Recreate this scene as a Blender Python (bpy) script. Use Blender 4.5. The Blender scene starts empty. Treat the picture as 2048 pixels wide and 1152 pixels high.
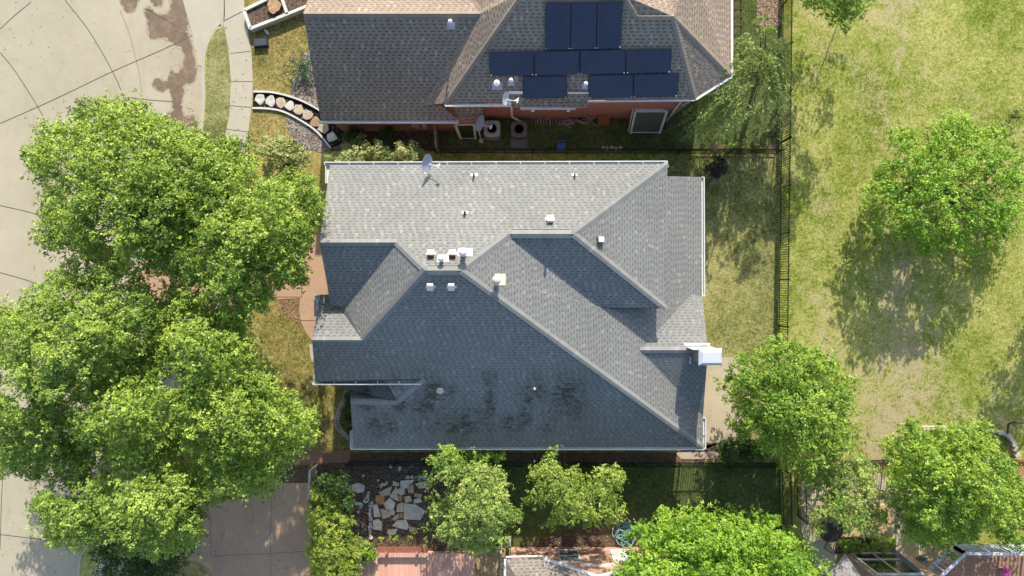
import bpy, math, random
import numpy as np
from mathutils import Vector, Matrix
S = bpy.context.scene
COL = S.collection
# ---------------------------------------------------------------- camera
CAM_H = 36.0
F = 1365.333           # focal length in pixels of the 2048 px photograph
cam = bpy.data.cameras.new('camera'); cam.lens = 24; cam.sensor_width = 36
cam.clip_start = 0.5; cam.clip_end = 1500
camo = bpy.data.objects.new('camera', cam); COL.objects.link(camo)
camo.location = (0, 0, CAM_H); camo.rotation_euler = (0, 0, 0)
S.camera = camo
# ---------------------------------------------------------------- light
SUN_EL = math.radians(29.3)
SUN_AZ = math.radians(6.5)          # from +Y towards +X
sun_dir = Vector((math.sin(SUN_AZ)*math.cos(SUN_EL), math.cos(SUN_AZ)*math.cos(SUN_EL), math.sin(SUN_EL)))
w = bpy.data.worlds.new('World'); S.world = w; w.use_nodes = True
nt = w.node_tree; nt.nodes.clear()
sky = nt.nodes.new('ShaderNodeTexSky'); sky.sky_type = 'NISHITA'; sky.sun_disc = False
sky.sun_elevation = SUN_EL; sky.sun_rotation = SUN_AZ
sky.air_density = 1.0; sky.dust_density = 1.5; sky.ozone_density = 1.0
bg = nt.nodes.new('ShaderNodeBackground'); bg.inputs[1].default_value = 0.15
ow = nt.nodes.new('ShaderNodeOutputWorld')
nt.links.new(sky.outputs[0], bg.inputs[0]); nt.links.new(bg.outputs[0], ow.inputs[0])
sl = bpy.data.lights.new('sun', 'SUN'); sl.energy = 4.0; sl.angle = math.radians(0.5); sl.color = (1.0, 0.93, 0.80)
so = bpy.data.objects.new('sun', sl); COL.objects.link(so)
so.rotation_euler = sun_dir.to_track_quat('Z', 'Y').to_euler(); so.location = (0, 0, 60)
S.view_settings.view_transform = 'Standard'; S.view_settings.look = 'None'
S.view_settings.gamma = 1.0; S.view_settings.exposure = 0.78
S.view_settings.use_curve_mapping = False

def P(px, py, z=0.0):
    k = (CAM_H - z)/F
    return Vector(((px-1024)*k, (576-py)*k, z))
def PL(px, py, pl):                 # ray through a photo pixel meets the plane z = a + bX + cY
    a, b, c = pl
    u = (px-1024)/F; v = (576-py)/F; g = b*u + c*v
    return P(px, py, (a + CAM_H*g)/(1+g))

# ---------------------------------------------------------------- tagging
def tag(o, label=None, cat=None, group=None, kind=None):
    if label: o['label'] = label
    if cat: o['category'] = cat
    if group: o['group'] = group
    if kind: o['kind'] = kind
    return o
def empty(name, loc, label, cat, group=None, rz=0.0):
    o = bpy.data.objects.new(name, None); COL.objects.link(o)
    o.location = loc; o.rotation_euler = (0, 0, rz); o.empty_display_size = 0.2
    return tag(o, label, cat, group)
def copy_tree(o, parent=None):
    c = o.copy(); COL.objects.link(c)
    if parent is not None: c.parent = parent
    for ch in list(o.children): copy_tree(ch, c)
    return c

# ---------------------------------------------------------------- materials
def new_mat(name):
    m = bpy.data.materials.new(name); m.use_nodes = True
    nt = m.node_tree; b = nt.nodes['Principled BSDF']
    b.inputs['Roughness'].default_value = 0.85
    b.inputs['Specular IOR Level'].default_value = 0.3
    return m, nt, b
class NB:
    """little helper round one node tree"""
    def __init__(s, nt): s.nt = nt; s.n = nt.nodes; s.l = nt.links
    def _set(s, sock, v):
        if v is None: return
        if isinstance(v, bpy.types.NodeSocket): s.l.new(v, sock)
        else: sock.default_value = v
    def math(s, op, a, b=None, c=None, clamp=False):
        n = s.n.new('ShaderNodeMath'); n.operation = op; n.use_clamp = clamp
        for i, v in enumerate((a, b, c)): s._set(n.inputs[i], v)
        return n.outputs[0]
    def noise(s, vec, scale, detail=3, rough=0.55, dist=0.0, out=0):
        n = s.n.new('ShaderNodeTexNoise'); s._set(n.inputs['Vector'], vec)
        n.inputs['Scale'].default_value = scale; n.inputs['Detail'].default_value = detail
        n.inputs['Roughness'].default_value = rough; n.inputs['Distortion'].default_value = dist
        return n.outputs[out]
    def ramp(s, fac, stops, interp='LINEAR'):
        n = s.n.new('ShaderNodeValToRGB'); s._set(n.inputs[0], fac)
        cr = n.color_ramp; cr.interpolation = interp
        while len(cr.elements) < len(stops): cr.elements.new(0.5)
        for e, (p, c) in zip(cr.elements, stops):
            e.position = p; e.color = (*c, 1) if len(c) == 3 else c
        return n.outputs[0]
    def mix(s, fac, a, b, mode='MIX'):
        n = s.n.new('ShaderNodeMix'); n.data_type = 'RGBA'; n.blend_type = mode
        s._set(n.inputs[0], fac)
        for i, v in ((6, a), (7, b)):
            if isinstance(v, tuple) and len(v) == 3: v = (*v, 1)
            s._set(n.inputs[i], v)
        return n.outputs[2]
    def scale(s, col, f):
        n = s.n.new('ShaderNodeVectorMath'); n.operation = 'SCALE'
        s._set(n.inputs[0], col); s._set(n.inputs[3], f); return n.outputs[0]
    def pos(s):
        return s.n.new('ShaderNodeNewGeometry').outputs['Position']
    def obj(s):
        return s.n.new('ShaderNodeTexCoord').outputs['Object']
    def mapping(s, vec, scale=(1,1,1), rot=(0,0,0)):
        n = s.n.new('ShaderNodeMapping'); s._set(n.inputs[0], vec)
        n.inputs['Scale'].default_value = scale; n.inputs['Rotation'].default_value = rot
        return n.outputs[0]
    def bump(s, h, strength, dist, b):
        n = s.n.new('ShaderNodeBump'); n.inputs['Strength'].default_value = strength
        n.inputs['Distance'].default_value = dist; s._set(n.inputs['Height'], h)
        s.l.new(n.outputs[0], b.inputs['Normal'])
    def white(s, vec, out=0):
        n = s.n.new('ShaderNodeTexWhiteNoise'); n.noise_dimensions = '3D'; s._set(n.inputs['Vector'], vec)
        return n.outputs[out]
    def comb(s, x, y, z=0.0):
        n = s.n.new('ShaderNodeCombineXYZ')
        for i, v in enumerate((x, y, z)): s._set(n.inputs[i], v)
        return n.outputs[0]
    def sep(s, v):
        n = s.n.new('ShaderNodeSeparateXYZ'); s._set(n.inputs[0], v); return n.outputs
MATS = {}
def plain(name, col, rough=0.7, metal=0.0, var=0.12, scale=3.0, bump=0.0, bscale=40.0, spec=0.3):
    """single-colour surface with weathering noise"""
    if name in MATS: return MATS[name]
    m, nt, b = new_mat(name); N = NB(nt)
    p = N.pos()
    n1 = N.noise(p, scale, 4, 0.6); n2 = N.noise(p, scale*9, 3, 0.6)
    f = N.math('ADD', N.math('MULTIPLY', n1, 0.6), N.math('MULTIPLY', n2, 0.4))
    lo = tuple(c*(1-var*2) for c in col); hi = tuple(min(c*(1+var*2), 1) for c in col)
    N.l.new(N.ramp(f, [(0.3, lo), (0.7, hi)]), b.inputs['Base Color'])
    b.inputs['Roughness'].default_value = rough; b.inputs['Metallic'].default_value = metal
    b.inputs['Specular IOR Level'].default_value = spec
    if bump: N.bump(N.noise(p, bscale, 3), bump, 0.01, b)
    MATS[name] = m; return m

def shingle(name, base, warm, dash=0.60, bright=1.30, moss=None, row=0.143, tab=0.29):
    if name in MATS: return MATS[name]
    m, nt, b = new_mat(name); N = NB(nt)
    uv = N.n.new('ShaderNodeUVMap'); uv.uv_map = 'UVMap'
    x, y, _ = N.sep(uv.outputs[0])
    r = N.math('DIVIDE', y, row); ri = N.math('FLOOR', r); rf = N.math('FRACT', r)
    off = N.white(N.comb(ri, 3.7, 1.0))
    # tab boundaries wander a little
    jig = N.math('MULTIPLY', N.noise(N.comb(N.math('MULTIPLY', x, 2.2), N.math('MULTIPLY', ri, 7.13)), 1.0, 1), 0.55)
    u = N.math('ADD', N.math('ADD', N.math('DIVIDE', x, tab), N.math('MULTIPLY', off, 5.0)), jig)
    ui = N.math('FLOOR', u); uf = N.math('FRACT', u)
    c1 = N.white(N.comb(ui, ri, 0.5)); c2 = N.white(N.comb(ui, ri, 8.5)); c3 = N.white(N.comb(N.math('ADD', ui, N.math('GREATER_THAN', uf, 0.5)), ri, 4.5))
    wdt = N.math('ADD', 0.42, N.math('MULTIPLY', c1, 0.26))
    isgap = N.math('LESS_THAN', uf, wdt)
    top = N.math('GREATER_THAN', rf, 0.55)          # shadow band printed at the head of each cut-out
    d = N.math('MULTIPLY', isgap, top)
    # tone of each tab
    tone = N.math('ADD', 0.94, N.math('MULTIPLY', c3, 0.12))
    br = N.math('GREATER_THAN', c2, 0.90)
    br = N.math('MULTIPLY', br, N.math('SUBTRACT', 1.0, isgap))
    tone = N.math('MULTIPLY', tone, N.math('ADD', 1.0, N.math('MULTIPLY', br, bright-1)))
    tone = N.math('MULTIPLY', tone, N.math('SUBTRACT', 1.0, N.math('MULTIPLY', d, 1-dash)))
    # thin line at the butt of the row
    ln = N.math('LESS_THAN', rf, 0.10)
    tone = N.math('MULTIPLY', tone, N.math('SUBTRACT', 1.0, N.math('MULTIPLY', ln, 0.0)))
    p = N.pos()
    big = N.noise(p, 0.35, 4, 0.6)
    gr = N.noise(p, 60, 2, 0.7)
    tone = N.math('MULTIPLY', tone, N.math('ADD', 0.80, N.math('MULTIPLY', big, 0.40)))
    tone = N.math('MULTIPLY', tone, N.math('ADD', 0.86, N.math('MULTIPLY', gr, 0.28)))
    col = N.mix(N.white(N.comb(ui, ri, 2.2)), base, warm)
    if moss:                                         # dark algae growing in patches under the trees
        px, py, pz = N.sep(p)
        bx = N.math('MULTIPLY', N.math('SMOOTH_MIN', N.math('MULTIPLY', N.math('SUBTRACT', px, moss[0]), 0.7), N.math('MULTIPLY', N.math('SUBTRACT', moss[1], px), 0.7), 0.3), 1.0, clamp=True)
        by = N.math('MULTIPLY', N.math('SMOOTH_MIN', N.math('MULTIPLY', N.math('SUBTRACT', py, moss[2]), 0.9), N.math('MULTIPLY', N.math('SUBTRACT', moss[3], py), 0.9), 0.3), 1.0, clamp=True)
        mk = N.math('MULTIPLY', N.math('MULTIPLY', bx, by), N.math('MULTIPLY', N.math('SUBTRACT', N.noise(N.mapping(p, (1.15, 0.5, 0.5)), 1.0, 3, 0.55), 0.40), 4.5, clamp=True))
        mk = N.math('MULTIPLY', mk, N.math('ADD', 0.15, N.math('MULTIPLY', c3, 1.3)), clamp=True)
        col = N.mix(N.math('MULTIPLY', mk, 0.88), col, (0.07, 0.068, 0.05))
    fin = N.scale(col, tone)
    N.l.new(fin, b.inputs['Base Color'])
    b.inputs['Roughness'].default_value = 0.95; b.inputs['Specular IOR Level'].default_value = 0.15
    hgt = N.math('ADD', N.math('MULTIPLY', N.math('SUBTRACT', 1.0, rf), 0.6), N.math('MULTIPLY', N.math('SUBTRACT', 1.0, isgap), 0.5))
    hgt = N.math('ADD', hgt, N.math('MULTIPLY', gr, 0.3))
    N.bump(hgt, 0.35, 0.008, b)
    MATS[name] = m; return m

def brick(name, c1=(0.42, 0.13, 0.08), c2=(0.30, 0.09, 0.06), mortar=(0.42, 0.36, 0.30)):
    if name in MATS: return MATS[name]
    m, nt, b = new_mat(name); N = NB(nt)
    uv = N.n.new('ShaderNodeUVMap'); uv.uv_map = 'UVMap'
    t = N.n.new('ShaderNodeTexBrick'); N.l.new(uv.outputs[0], t.inputs['Vector'])
    t.inputs['Color1'].default_value = (*c1, 1); t.inputs['Color2'].default_value = (*c2, 1); t.inputs['Mortar'].default_value = (*mortar, 1)
    t.inputs['Scale'].default_value = 1.0; t.inputs['Brick Width'].default_value = 0.21; t.inputs['Row Height'].default_value = 0.072
    t.inputs['Mortar Size'].default_value = 0.008; t.inputs['Bias'].default_value = -0.1
    n = N.noise(N.pos(), 5, 4)
    N.l.new(N.scale(t.outputs[0], N.math('ADD', 0.6, N.math('MULTIPLY', n, 0.8))), b.inputs['Base Color'])
    N.bump(t.outputs['Fac'], -0.5, 0.008, b)
    MATS[name] = m; return m

def grass(name, green, straw, bare=None, straw_amt=0.5, scale=1.0, bare_amt=0.0, bias_x=None):
    if name in MATS: return MATS[name]
    m, nt, b = new_mat(name); N = NB(nt)
    p = N.pos()
    big = N.noise(p, 0.16*scale, 5, 0.62, 0.6)
    mid = N.noise(p, 1.3*scale, 5, 0.7, 0.5)
    fine = N.noise(p, 7.0, 4, 0.8, 0.8)
    blade = N.noise(N.mapping(p, (1, 1.6, 1), (0, 0, 0.6)), 16.0, 3, 0.85, 1.5)
    f = N.math('ADD', N.math('MULTIPLY', N.math('SUBTRACT', big, 0.5), 1.5), N.math('MULTIPLY', N.math('SUBTRACT', mid, 0.5), 1.3))
    f = N.math('ADD', f, N.math('MULTIPLY', N.math('SUBTRACT', fine, 0.5), 2.6))
    f = N.math('ADD', f, N.math('MULTIPLY', N.math('SUBTRACT', blade, 0.5), 2.2))
    f = N.math('ADD', f, straw_amt)
    col = N.ramp(f, [(0.0, tuple(c*0.55 for c in green)), (0.28, green), (0.60, tuple((a+b2)/2 for a, b2 in zip(green, straw))), (0.9, straw), (1.0, tuple(min(c*1.25, 1) for c in straw))])
    if bare:
        px, py, _ = N.sep(p)
        g = N.noise(N.mapping(p, (1.0, 0.55, 1), (0, 0, 0.25)), 0.28, 5, 0.65, 0.7)
        g = N.math('ADD', g, N.math('ADD', N.math('MULTIPLY', N.math('SUBTRACT', fine, 0.5), 1.1), N.math('MULTIPLY', N.math('SUBTRACT', blade, 0.5), 1.1)))
        g = N.math('ADD', g, N.math('MULTIPLY', N.math('SUBTRACT', mid, 0.5), 0.9))
        if bias_x:
            dd = N.math('ABSOLUTE', N.math('SUBTRACT', px, bias_x[0]))
            g = N.math('ADD', g, N.math('MULTIPLY', N.math('SUBTRACT', 1.0, N.math('DIVIDE', dd, bias_x[1]), clamp=True), bias_x[2]))
            g = N.math('ADD', g, N.math('MULTIPLY', N.math('SUBTRACT', 1.0, N.math('DIVIDE', N.math('ABSOLUTE', N.math('SUBTRACT', px, 16.3)), 1.3), clamp=True), 0.13))
            low = N.math('MULTIPLY', N.math('MULTIPLY', N.math('SUBTRACT', -1.5, py), 0.4, clamp=True), N.math('SUBTRACT', 1.0, N.math('DIVIDE', N.math('ABSOLUTE', N.math('SUBTRACT', px, 20.5)), 6.0), clamp=True))
            g = N.math('ADD', g, N.math('MULTIPLY', low, 0.11))
        bk = N.math('MULTIPLY', N.math('SUBTRACT', g, 0.67-bare_amt), 4.5, clamp=True)
        col = N.mix(N.math('MULTIPLY', bk, 0.85), col, N.ramp(blade, [(0.3, tuple(c*0.7 for c in bare)), (0.7, bare)]))
    N.l.new(col, b.inputs['Base Color'])
    b.inputs['Roughness'].default_value = 1.0; b.inputs['Specular IOR Level'].default_value = 0.05
    N.bump(N.math('ADD', N.math('MULTIPLY', blade, 0.5), N.math('MULTIPLY', fine, 0.7)), 0.8, 0.09, b)
    MATS[name] = m; return m

def concrete(name, col, pebble=0.0, stain=0.25, dirt=(0.2, 0.16, 0.11)):
    if name in MATS: return MATS[name]
    m, nt, b = new_mat(name); N = NB(nt)
    p = N.pos()
    big = N.noise(p, 0.22, 6, 0.62, 0.4); mid = N.noise(p, 1.6, 5, 0.65); fine = N.noise(p, 22, 3, 0.8)
    f = N.math('ADD', 1.0-stain*0.75, N.math('MULTIPLY', big, stain*0.9))
    f = N.math('MULTIPLY', f, N.math('ADD', 0.90, N.math('MULTIPLY', mid, 0.20)))
    f = N.math('MULTIPLY', f, N.math('ADD', 0.94-pebble*0.6, N.math('MULTIPLY', fine, 0.12+pebble*1.2)))
    c = N.scale(col, f) if False else None
    rgb = N.n.new('ShaderNodeRGB'); rgb.outputs[0].default_value = (*col, 1)
    c = N.scale(rgb.outputs[0], f)
    strk = N.math('MULTIPLY', N.math('SUBTRACT', N.noise(N.mapping(p, (2.2, 0.35, 1), (0, 0, 0.35)), 0.6, 5, 0.7, 0.8), 0.52), 3.5, clamp=True)
    c = N.mix(N.math('MULTIPLY', strk, stain*0.55), c, dirt)
    spot = N.math('MULTIPLY', N.math('SUBTRACT', N.noise(p, 0.9, 6, 0.75, 1.0), 0.60), 5.0, clamp=True)
    c = N.mix(N.math('MULTIPLY', spot, 0.35), c, dirt)
    sp = N.math('GREATER_THAN', N.noise(p, 9.0, 2, 0.5), 0.80)
    c = N.mix(N.math('MULTIPLY', sp, 0.3), c, tuple(x*0.45 for x in col))
    N.l.new(c, b.inputs['Base Color']); b.inputs['Roughness'].default_value = 0.9
    N.bump(fine, 0.3, 0.01, b)
    MATS[name] = m; return m

def cells(name, cols, scale, gapdark=0.5, bumpd=0.03):
    """pebbles, gravel, mulch"""
    if name in MATS: return MATS[name]
    m, nt, b = new_mat(name); N = NB(nt)
    p = N.pos()
    v = N.n.new('ShaderNodeTexVoronoi'); v.inputs['Scale'].default_value = scale; N.l.new(p, v.inputs['Vector'])
    x, y, z = N.sep(v.outputs['Color'])
    c = N.ramp(x, [(i/(len(cols)-1), q) for i, q in enumerate(cols)])
    f = N.math('SUBTRACT', 1.1, N.math('MULTIPLY', v.outputs['Distance'], gapdark*1.6))
    f = N.math('MULTIPLY', f, N.math('ADD', 0.65, N.math('MULTIPLY', N.noise(p, 1.2, 5, 0.7), 0.7)))
    N.l.new(N.scale(c, f), b.inputs['Base Color']); b.inputs['Roughness'].default_value = 0.95
    N.bump(N.math('SUBTRACT', 1.0, v.outputs['Distance']), 0.8, bumpd, b)
    MATS[name] = m; return m

def boards(name, col, width=0.14, along='Y', var=0.25, gap=0.06, uvmap=False):
    if name in MATS: return MATS[name]
    m, nt, b = new_mat(name); N = NB(nt)
    p = N.obj()
    x, y, z = N.sep(p)
    q = N.math('DIVIDE', x if along == 'Y' else y, width)
    fr = N.math('FRACT', q); fl = N.math('FLOOR', q)
    g = N.math('LESS_THAN', fr, gap)
    t = N.math('ADD', 1-var/2, N.math('MULTIPLY', N.white(N.comb(fl, 2.0, 1.0)), var))
    t = N.math('MULTIPLY', t, N.math('ADD', 0.75, N.math('MULTIPLY', N.noise(N.mapping(p, (8, 1, 1) if along == 'Y' else (1, 8, 1)), 1.5, 4, 0.7), 0.5)))
    t = N.math('MULTIPLY', t, N.math('SUBTRACT', 1.0, N.math('MULTIPLY', g, 0.65)))
    rgb = N.n.new('ShaderNodeRGB'); rgb.outputs[0].default_value = (*col, 1)
    N.l.new(N.scale(rgb.outputs[0], t), b.inputs['Base Color'])
    N.bump(N.math('SUBTRACT', 1.0, g), 0.4, 0.01, b)
    MATS[name] = m; return m

def leafmat(name, lo, hi, trans=0.24):
    """leaf: colour varies by leaf and by bough through the 'tint' face attribute"""
    if name in MATS: return MATS[name]
    m, nt, b = new_mat(name); N = NB(nt)
    a = N.n.new('ShaderNodeAttribute'); a.attribute_name = 'tint'
    col = N.ramp(a.outputs['Fac'], [(0.0, lo), (1.0, hi)])
    N.l.new(col, b.inputs['Base Color']); b.inputs['Roughness'].default_value = 0.45
    b.inputs['Specular IOR Level'].default_value = 0.35
    tr = N.n.new('ShaderNodeBsdfTranslucent'); N.l.new(N.scale(col, 1.25), tr.inputs['Color'])
    mx = N.n.new('ShaderNodeMixShader'); mx.inputs[0].default_value = trans
    N.l.new(b.outputs[0], mx.inputs[1]); N.l.new(tr.outputs[0], mx.inputs[2])
    N.l.new(mx.outputs[0], nt.nodes['Material Output'].inputs['Surface'])
    MATS[name] = m; return m

# ---------------------------------------------------------------- mesh building
class MB:
    def __init__(s): s.v = []; s.f = []; s.uv = []
    def face(s, pts, uv=None):
        i = len(s.v); s.v += [tuple(p) for p in pts]; s.f.append(tuple(range(i, i+len(pts))))
        if uv is None:
            p0 = Vector(pts[0]); n = Vector((0, 0, 0))
            for k in range(len(pts)):
                a = Vector(pts[k]); c = Vector(pts[(k+1) % len(pts)]); n += a.cross(c)
            n = n.normalized() if n.length > 1e-9 else Vector((0, 0, 1))
            if abs(n.z) > 0.999: e1 = Vector((1, 0, 0)); e2 = Vector((0, 1, 0))
            else:
                e1 = Vector((0, 0, 1)).cross(n).normalized(); e2 = n.cross(e1).normalized()
                if e2.z < 0: e2 = -e2
            uv = [(Vector(p).dot(e1), Vector(p).dot(e2)) for p in pts]
        s.uv.append(uv); return s
    def box(s, c, d, rz=0.0, R=None):
        x, y, z = d[0]/2, d[1]/2, d[2]/2
        R = R or Matrix.Rotation(rz, 3, 'Z'); c = Vector(c)
        q = [c + R @ Vector((sx*x, sy*y, sz*z)) for sx in (-1, 1) for sy in (-1, 1) for sz in (-1, 1)]
        for a in ((0,1,3,2), (4,6,7,5), (0,4,5,1), (2,3,7,6), (0,2,6,4), (1,5,7,3)): s.face([q[i] for i in a])
        return s
    def bar(s, a, b, w, h=None, up=(0, 0, 1)):
        a = Vector(a); b = Vector(b); d = b-a; L = d.length
        if L < 1e-6: return s
        d.normalize(); u = Vector(up)
        if abs(d.dot(u)) > 0.98: u = Vector((1, 0, 0))
        sd = d.cross(u).normalized(); u = sd.cross(d).normalized()
        R = Matrix((d, sd, u)).transposed()
        return s.box((a+b)/2, (L, w, h or w), R=R)
    def tube(s, pts, r, n=8, cap=True):
        pts = [Vector(p) for p in pts]; m = len(pts)
        rs = r if isinstance(r, (list, tuple)) else [r]*m
        rings = []; ref = Vector((0, 0, 1))
        for i, p in enumerate(pts):
            d = (pts[min(i+1, m-1)] - pts[max(i-1, 0)]).normalized()
            up = ref if abs(d.dot(ref)) < 0.95 else Vector((1, 0, 0))
            e1 = d.cross(up).normalized(); e2 = d.cross(e1).normalized()
            rings.append([p + (e1*math.cos(t) + e2*math.sin(t))*rs[i] for t in [2*math.pi*k/n for k in range(n)]])
        for i in range(m-1):
            for k in range(n):
                s.face([rings[i][k], rings[i][(k+1) % n], rings[i+1][(k+1) % n], rings[i+1][k]])
        if cap: s.face(rings[0][::-1]); s.face(rings[-1])
        return s
    def lathe(s, prof, c=(0, 0, 0), n=24, R=None, sx=1, sy=1):
        c = Vector(c); R = R or Matrix.Identity(3); rings = []
        for r, z in prof: rings.append([c + R @ Vector((r*math.cos(2*math.pi*k/n)*sx, r*math.sin(2*math.pi*k/n)*sy, z)) for k in range(n)])
        for i in range(len(prof)-1):
            for k in range(n): s.face([rings[i][k], rings[i][(k+1) % n], rings[i+1][(k+1) % n], rings[i+1][k]])
        if prof[0][0] > 1e-4: s.face(rings[0][::-1])
        if prof[-1][0] > 1e-4: s.face(rings[-1])
        return s
    def prism(s, poly, z0, z1):
        a = sum(poly[i][0]*poly[(i+1) % len(poly)][1] - poly[(i+1) % len(poly)][0]*poly[i][1] for i in range(len(poly)))
        if a < 0: poly = poly[::-1]
        t = [(p[0], p[1], z1) for p in poly]; b = [(p[0], p[1], z0) for p in poly]; n = len(poly)
        s.face(t); s.face(b[::-1])
        for i in range(n): s.face([b[i], b[(i+1) % n], t[(i+1) % n], t[i]])
        return s
    def build(s, name, mat, parent=None, smooth=False, mods=None):
        me = bpy.data.meshes.new(name)
        org = Vector((0, 0, 0))
        if parent is not None:
            org = parent.matrix_basis.translation.copy()
            q = parent.parent
            while q is not None: org += q.matrix_basis.translation; q = q.parent
        me.from_pydata([tuple(Vector(v)-org) for v in s.v], [], s.f)
        ul = me.uv_layers.new(name='UVMap'); flat = [c for f in s.uv for p in f for c in p]
        ul.data.foreach_set('uv', flat)
        me.materials.append(mat)
        if smooth: me.polygons.foreach_set('use_smooth', [True]*len(me.polygons))
        me.update()
        o = bpy.data.objects.new(name, me); COL.objects.link(o)
        if parent is not None: o.parent = parent
        return o
def spline(pts, seg=6, closed=True):
    n = len(pts); out = []
    rng = range(n) if closed else range(n-1)
    for i in rng:
        g = (lambda k: pts[k % n]) if closed else (lambda k: pts[max(0, min(n-1, k))])
        p0, p1, p2, p3 = [Vector((*g(i+k)[:2], 0)) for k in (-1, 0, 1, 2)]
        for j in range(seg):
            t = j/seg
            q = 0.5*((2*p1) + (p2-p0)*t + (2*p0-5*p1+4*p2-p3)*t*t + (3*p1-p0-3*p2+p3)*t**3)
            out.append((q.x, q.y))
    if not closed: out.append(tuple(pts[-1][:2]))
    return out
def W(pts, z=0.0): return [tuple(P(x, y, z)[:2]) for x, y in pts]
def sheet(name, pts, z, mat, smooth=False, thick=0.0, seg=6, **k):
    q = W(pts, z)
    if smooth: q = spline(q, seg)
    if name == 'wet_street':
        r_ = random.Random(len(q)); q = [(x+r_.gauss(0, .035), y+r_.gauss(0, .035)) for x, y in q]
    mb = MB()
    if thick: mb.prism(q, z-thick, z)
    else:
        a = sum(q[i][0]*q[(i+1) % len(q)][1] - q[(i+1) % len(q)][0]*q[i][1] for i in range(len(q)))
        if a < 0: q = q[::-1]
        mb.face([(x, y, z) for x, y in q])
    o = mb.build(name, mat)
    if not k: k = dict(kind='structure')
    return tag(o, **k)
# ================================================================ THE GROUND
M_park = grass('park_grass', (0.20, 0.265, 0.032), (0.50, 0.45, 0.16), bare=(0.57, 0.455, 0.28), straw_amt=0.48, bare_amt=0.06, bias_x=(20.6, 2.2, 0.16))
M_yard = grass('yard_grass', (0.145, 0.18, 0.045), (0.42, 0.37, 0.15), straw_amt=0.52)
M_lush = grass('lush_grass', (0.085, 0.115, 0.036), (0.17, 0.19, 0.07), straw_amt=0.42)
M_front = grass('front_grass', (0.165, 0.16, 0.04), (0.43, 0.34, 0.13), straw_amt=0.58)
M_strip = grass('verge_grass', (0.17, 0.19, 0.06), (0.36, 0.33, 0.15), straw_amt=0.50)
M_street = concrete('street_concrete', (0.47, 0.415, 0.30), stain=0.42)
M_walk = concrete('walk_concrete', (0.48, 0.435, 0.34), stain=0.25)
M_patio = concrete('patio_concrete', (0.56, 0.48, 0.34), stain=0.6)
M_agg = concrete('pink_aggregate', (0.48, 0.31, 0.21), pebble=0.25, stain=0.2)
M_agg2 = concrete('brown_aggregate', (0.56, 0.375, 0.245), pebble=0.7, stain=0.45)
M_soil = cells('garden_soil', [(0.11, 0.075, 0.05), (0.25, 0.175, 0.12), (0.16, 0.115, 0.075)], 14, 0.6)
M_dirt = cells('bare_dirt', [(0.10, 0.065, 0.045), (0.17, 0.115, 0.08), (0.13, 0.09, 0.06)], 9, 0.25)
M_mulch = cells('black_mulch', [(0.006, 0.006, 0.006), (0.02, 0.018, 0.016), (0.012, 0.01, 0.01)], 25, 0.6)
M_gravel = cells('gravel', [(0.26, 0.21, 0.18), (0.50, 0.44, 0.39), (0.36, 0.30, 0.25), (0.62, 0.57, 0.52)], 13, 0.7)
M_flag = concrete('flagstone_patio', (0.62, 0.52, 0.35), stain=0.4)
M_joint = plain('joint_dark', (0.09, 0.075, 0.055), 0.95)
M_wet, _nt, _b = new_mat('wet_concrete'); _N = NB(_nt); _p = _N.pos()
_f = _N.math('ADD', _N.math('MULTIPLY', _N.noise(_p, 1.3, 5, 0.7, 0.6), 0.8), _N.math('MULTIPLY', _N.noise(_p, 14, 3, 0.8), 0.2))
_N.l.new(_N.ramp(_f, [(0.30, (0.13, 0.09, 0.06)), (0.50, (0.19, 0.135, 0.09)), (0.62, (0.27, 0.20, 0.14)), (0.75, (0.38, 0.31, 0.22))]), _b.inputs['Base Color']); _b.inputs['Roughness'].default_value = 0.6
M_white = plain('white_paint', (0.62, 0.61, 0.59), 0.55, var=0.10)
M_gutter = plain('gutter_paint', (0.66, 0.65, 0.61), 0.45, var=0.06)
M_fascia = plain('fascia_paint', (0.55, 0.54, 0.50), 0.6, var=0.05)
M_iron = plain('black_iron', (0.018, 0.017, 0.016), 0.45, var=0.2)
M_bark = plain('bark', (0.075, 0.058, 0.045), 0.95, var=0.3, scale=6, bump=0.8, bscale=14)
M_wood = plain('weathered_wood', (0.20, 0.15, 0.11), 0.9, var=0.25, scale=5)

SZ = -0.12   # street level
kerb = [(452,-400),(449,-40),(447,45),(430,62),(413,98),(409,140),(410,200),(406,250),(399,290),(386,345),(352,440),(318,560),(285,680),(240,800),(200,920),(185,1010),(190,1078),(170,1100),(158,1160),(150,1500)]
kw = spline(W(kerb), 6, closed=False)
g = kw + [(120, P(0,1500).y), (150, -120), (150, 120), (120, P(0,-400).y)]
mb = MB(); mb.face([(x, y, 0) for x, y in g][::(1 if sum(g[i][0]*g[(i+1)%len(g)][1]-g[(i+1)%len(g)][0]*g[i][1] for i in range(len(g)))>0 else -1)])
tag(mb.build('park_ground', M_park), kind='structure')
mb = MB(); mb.face([(-400,-400,-0.14), (400,-400,-0.14), (400,400,-0.14), (-400,400,-0.14)])
tag(mb.build('ground', M_park), kind='structure')
mb = MB(); mb.face([(-70,-60,SZ), (-8,-60,SZ), (-8,60,SZ), (-70,60,SZ)])
tag(mb.build('street', M_street), kind='structure')
# kerb: a real step, 0.15 wide
mb = MB()
for i in range(len(kw)-1):
    a = Vector((*kw[i], 0)); b = Vector((*kw[i+1], 0)); d = (b-a).normalized(); n = Vector((d.y, -d.x, 0))
    if n.x > 0: n = -n
    q = [a+n*0.16, b+n*0.16, b-n*0.02, a-n*0.02]
    z = 0.012
    top = [(p.x, p.y, z) for p in q]
    s1 = [(q[0].x, q[0].y, SZ-0.02), (q[1].x, q[1].y, SZ-0.02), top[1], top[0]]
    mb.face(top); mb.face(s1)
tag(mb.build('kerb', M_walk), kind='structure')
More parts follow.
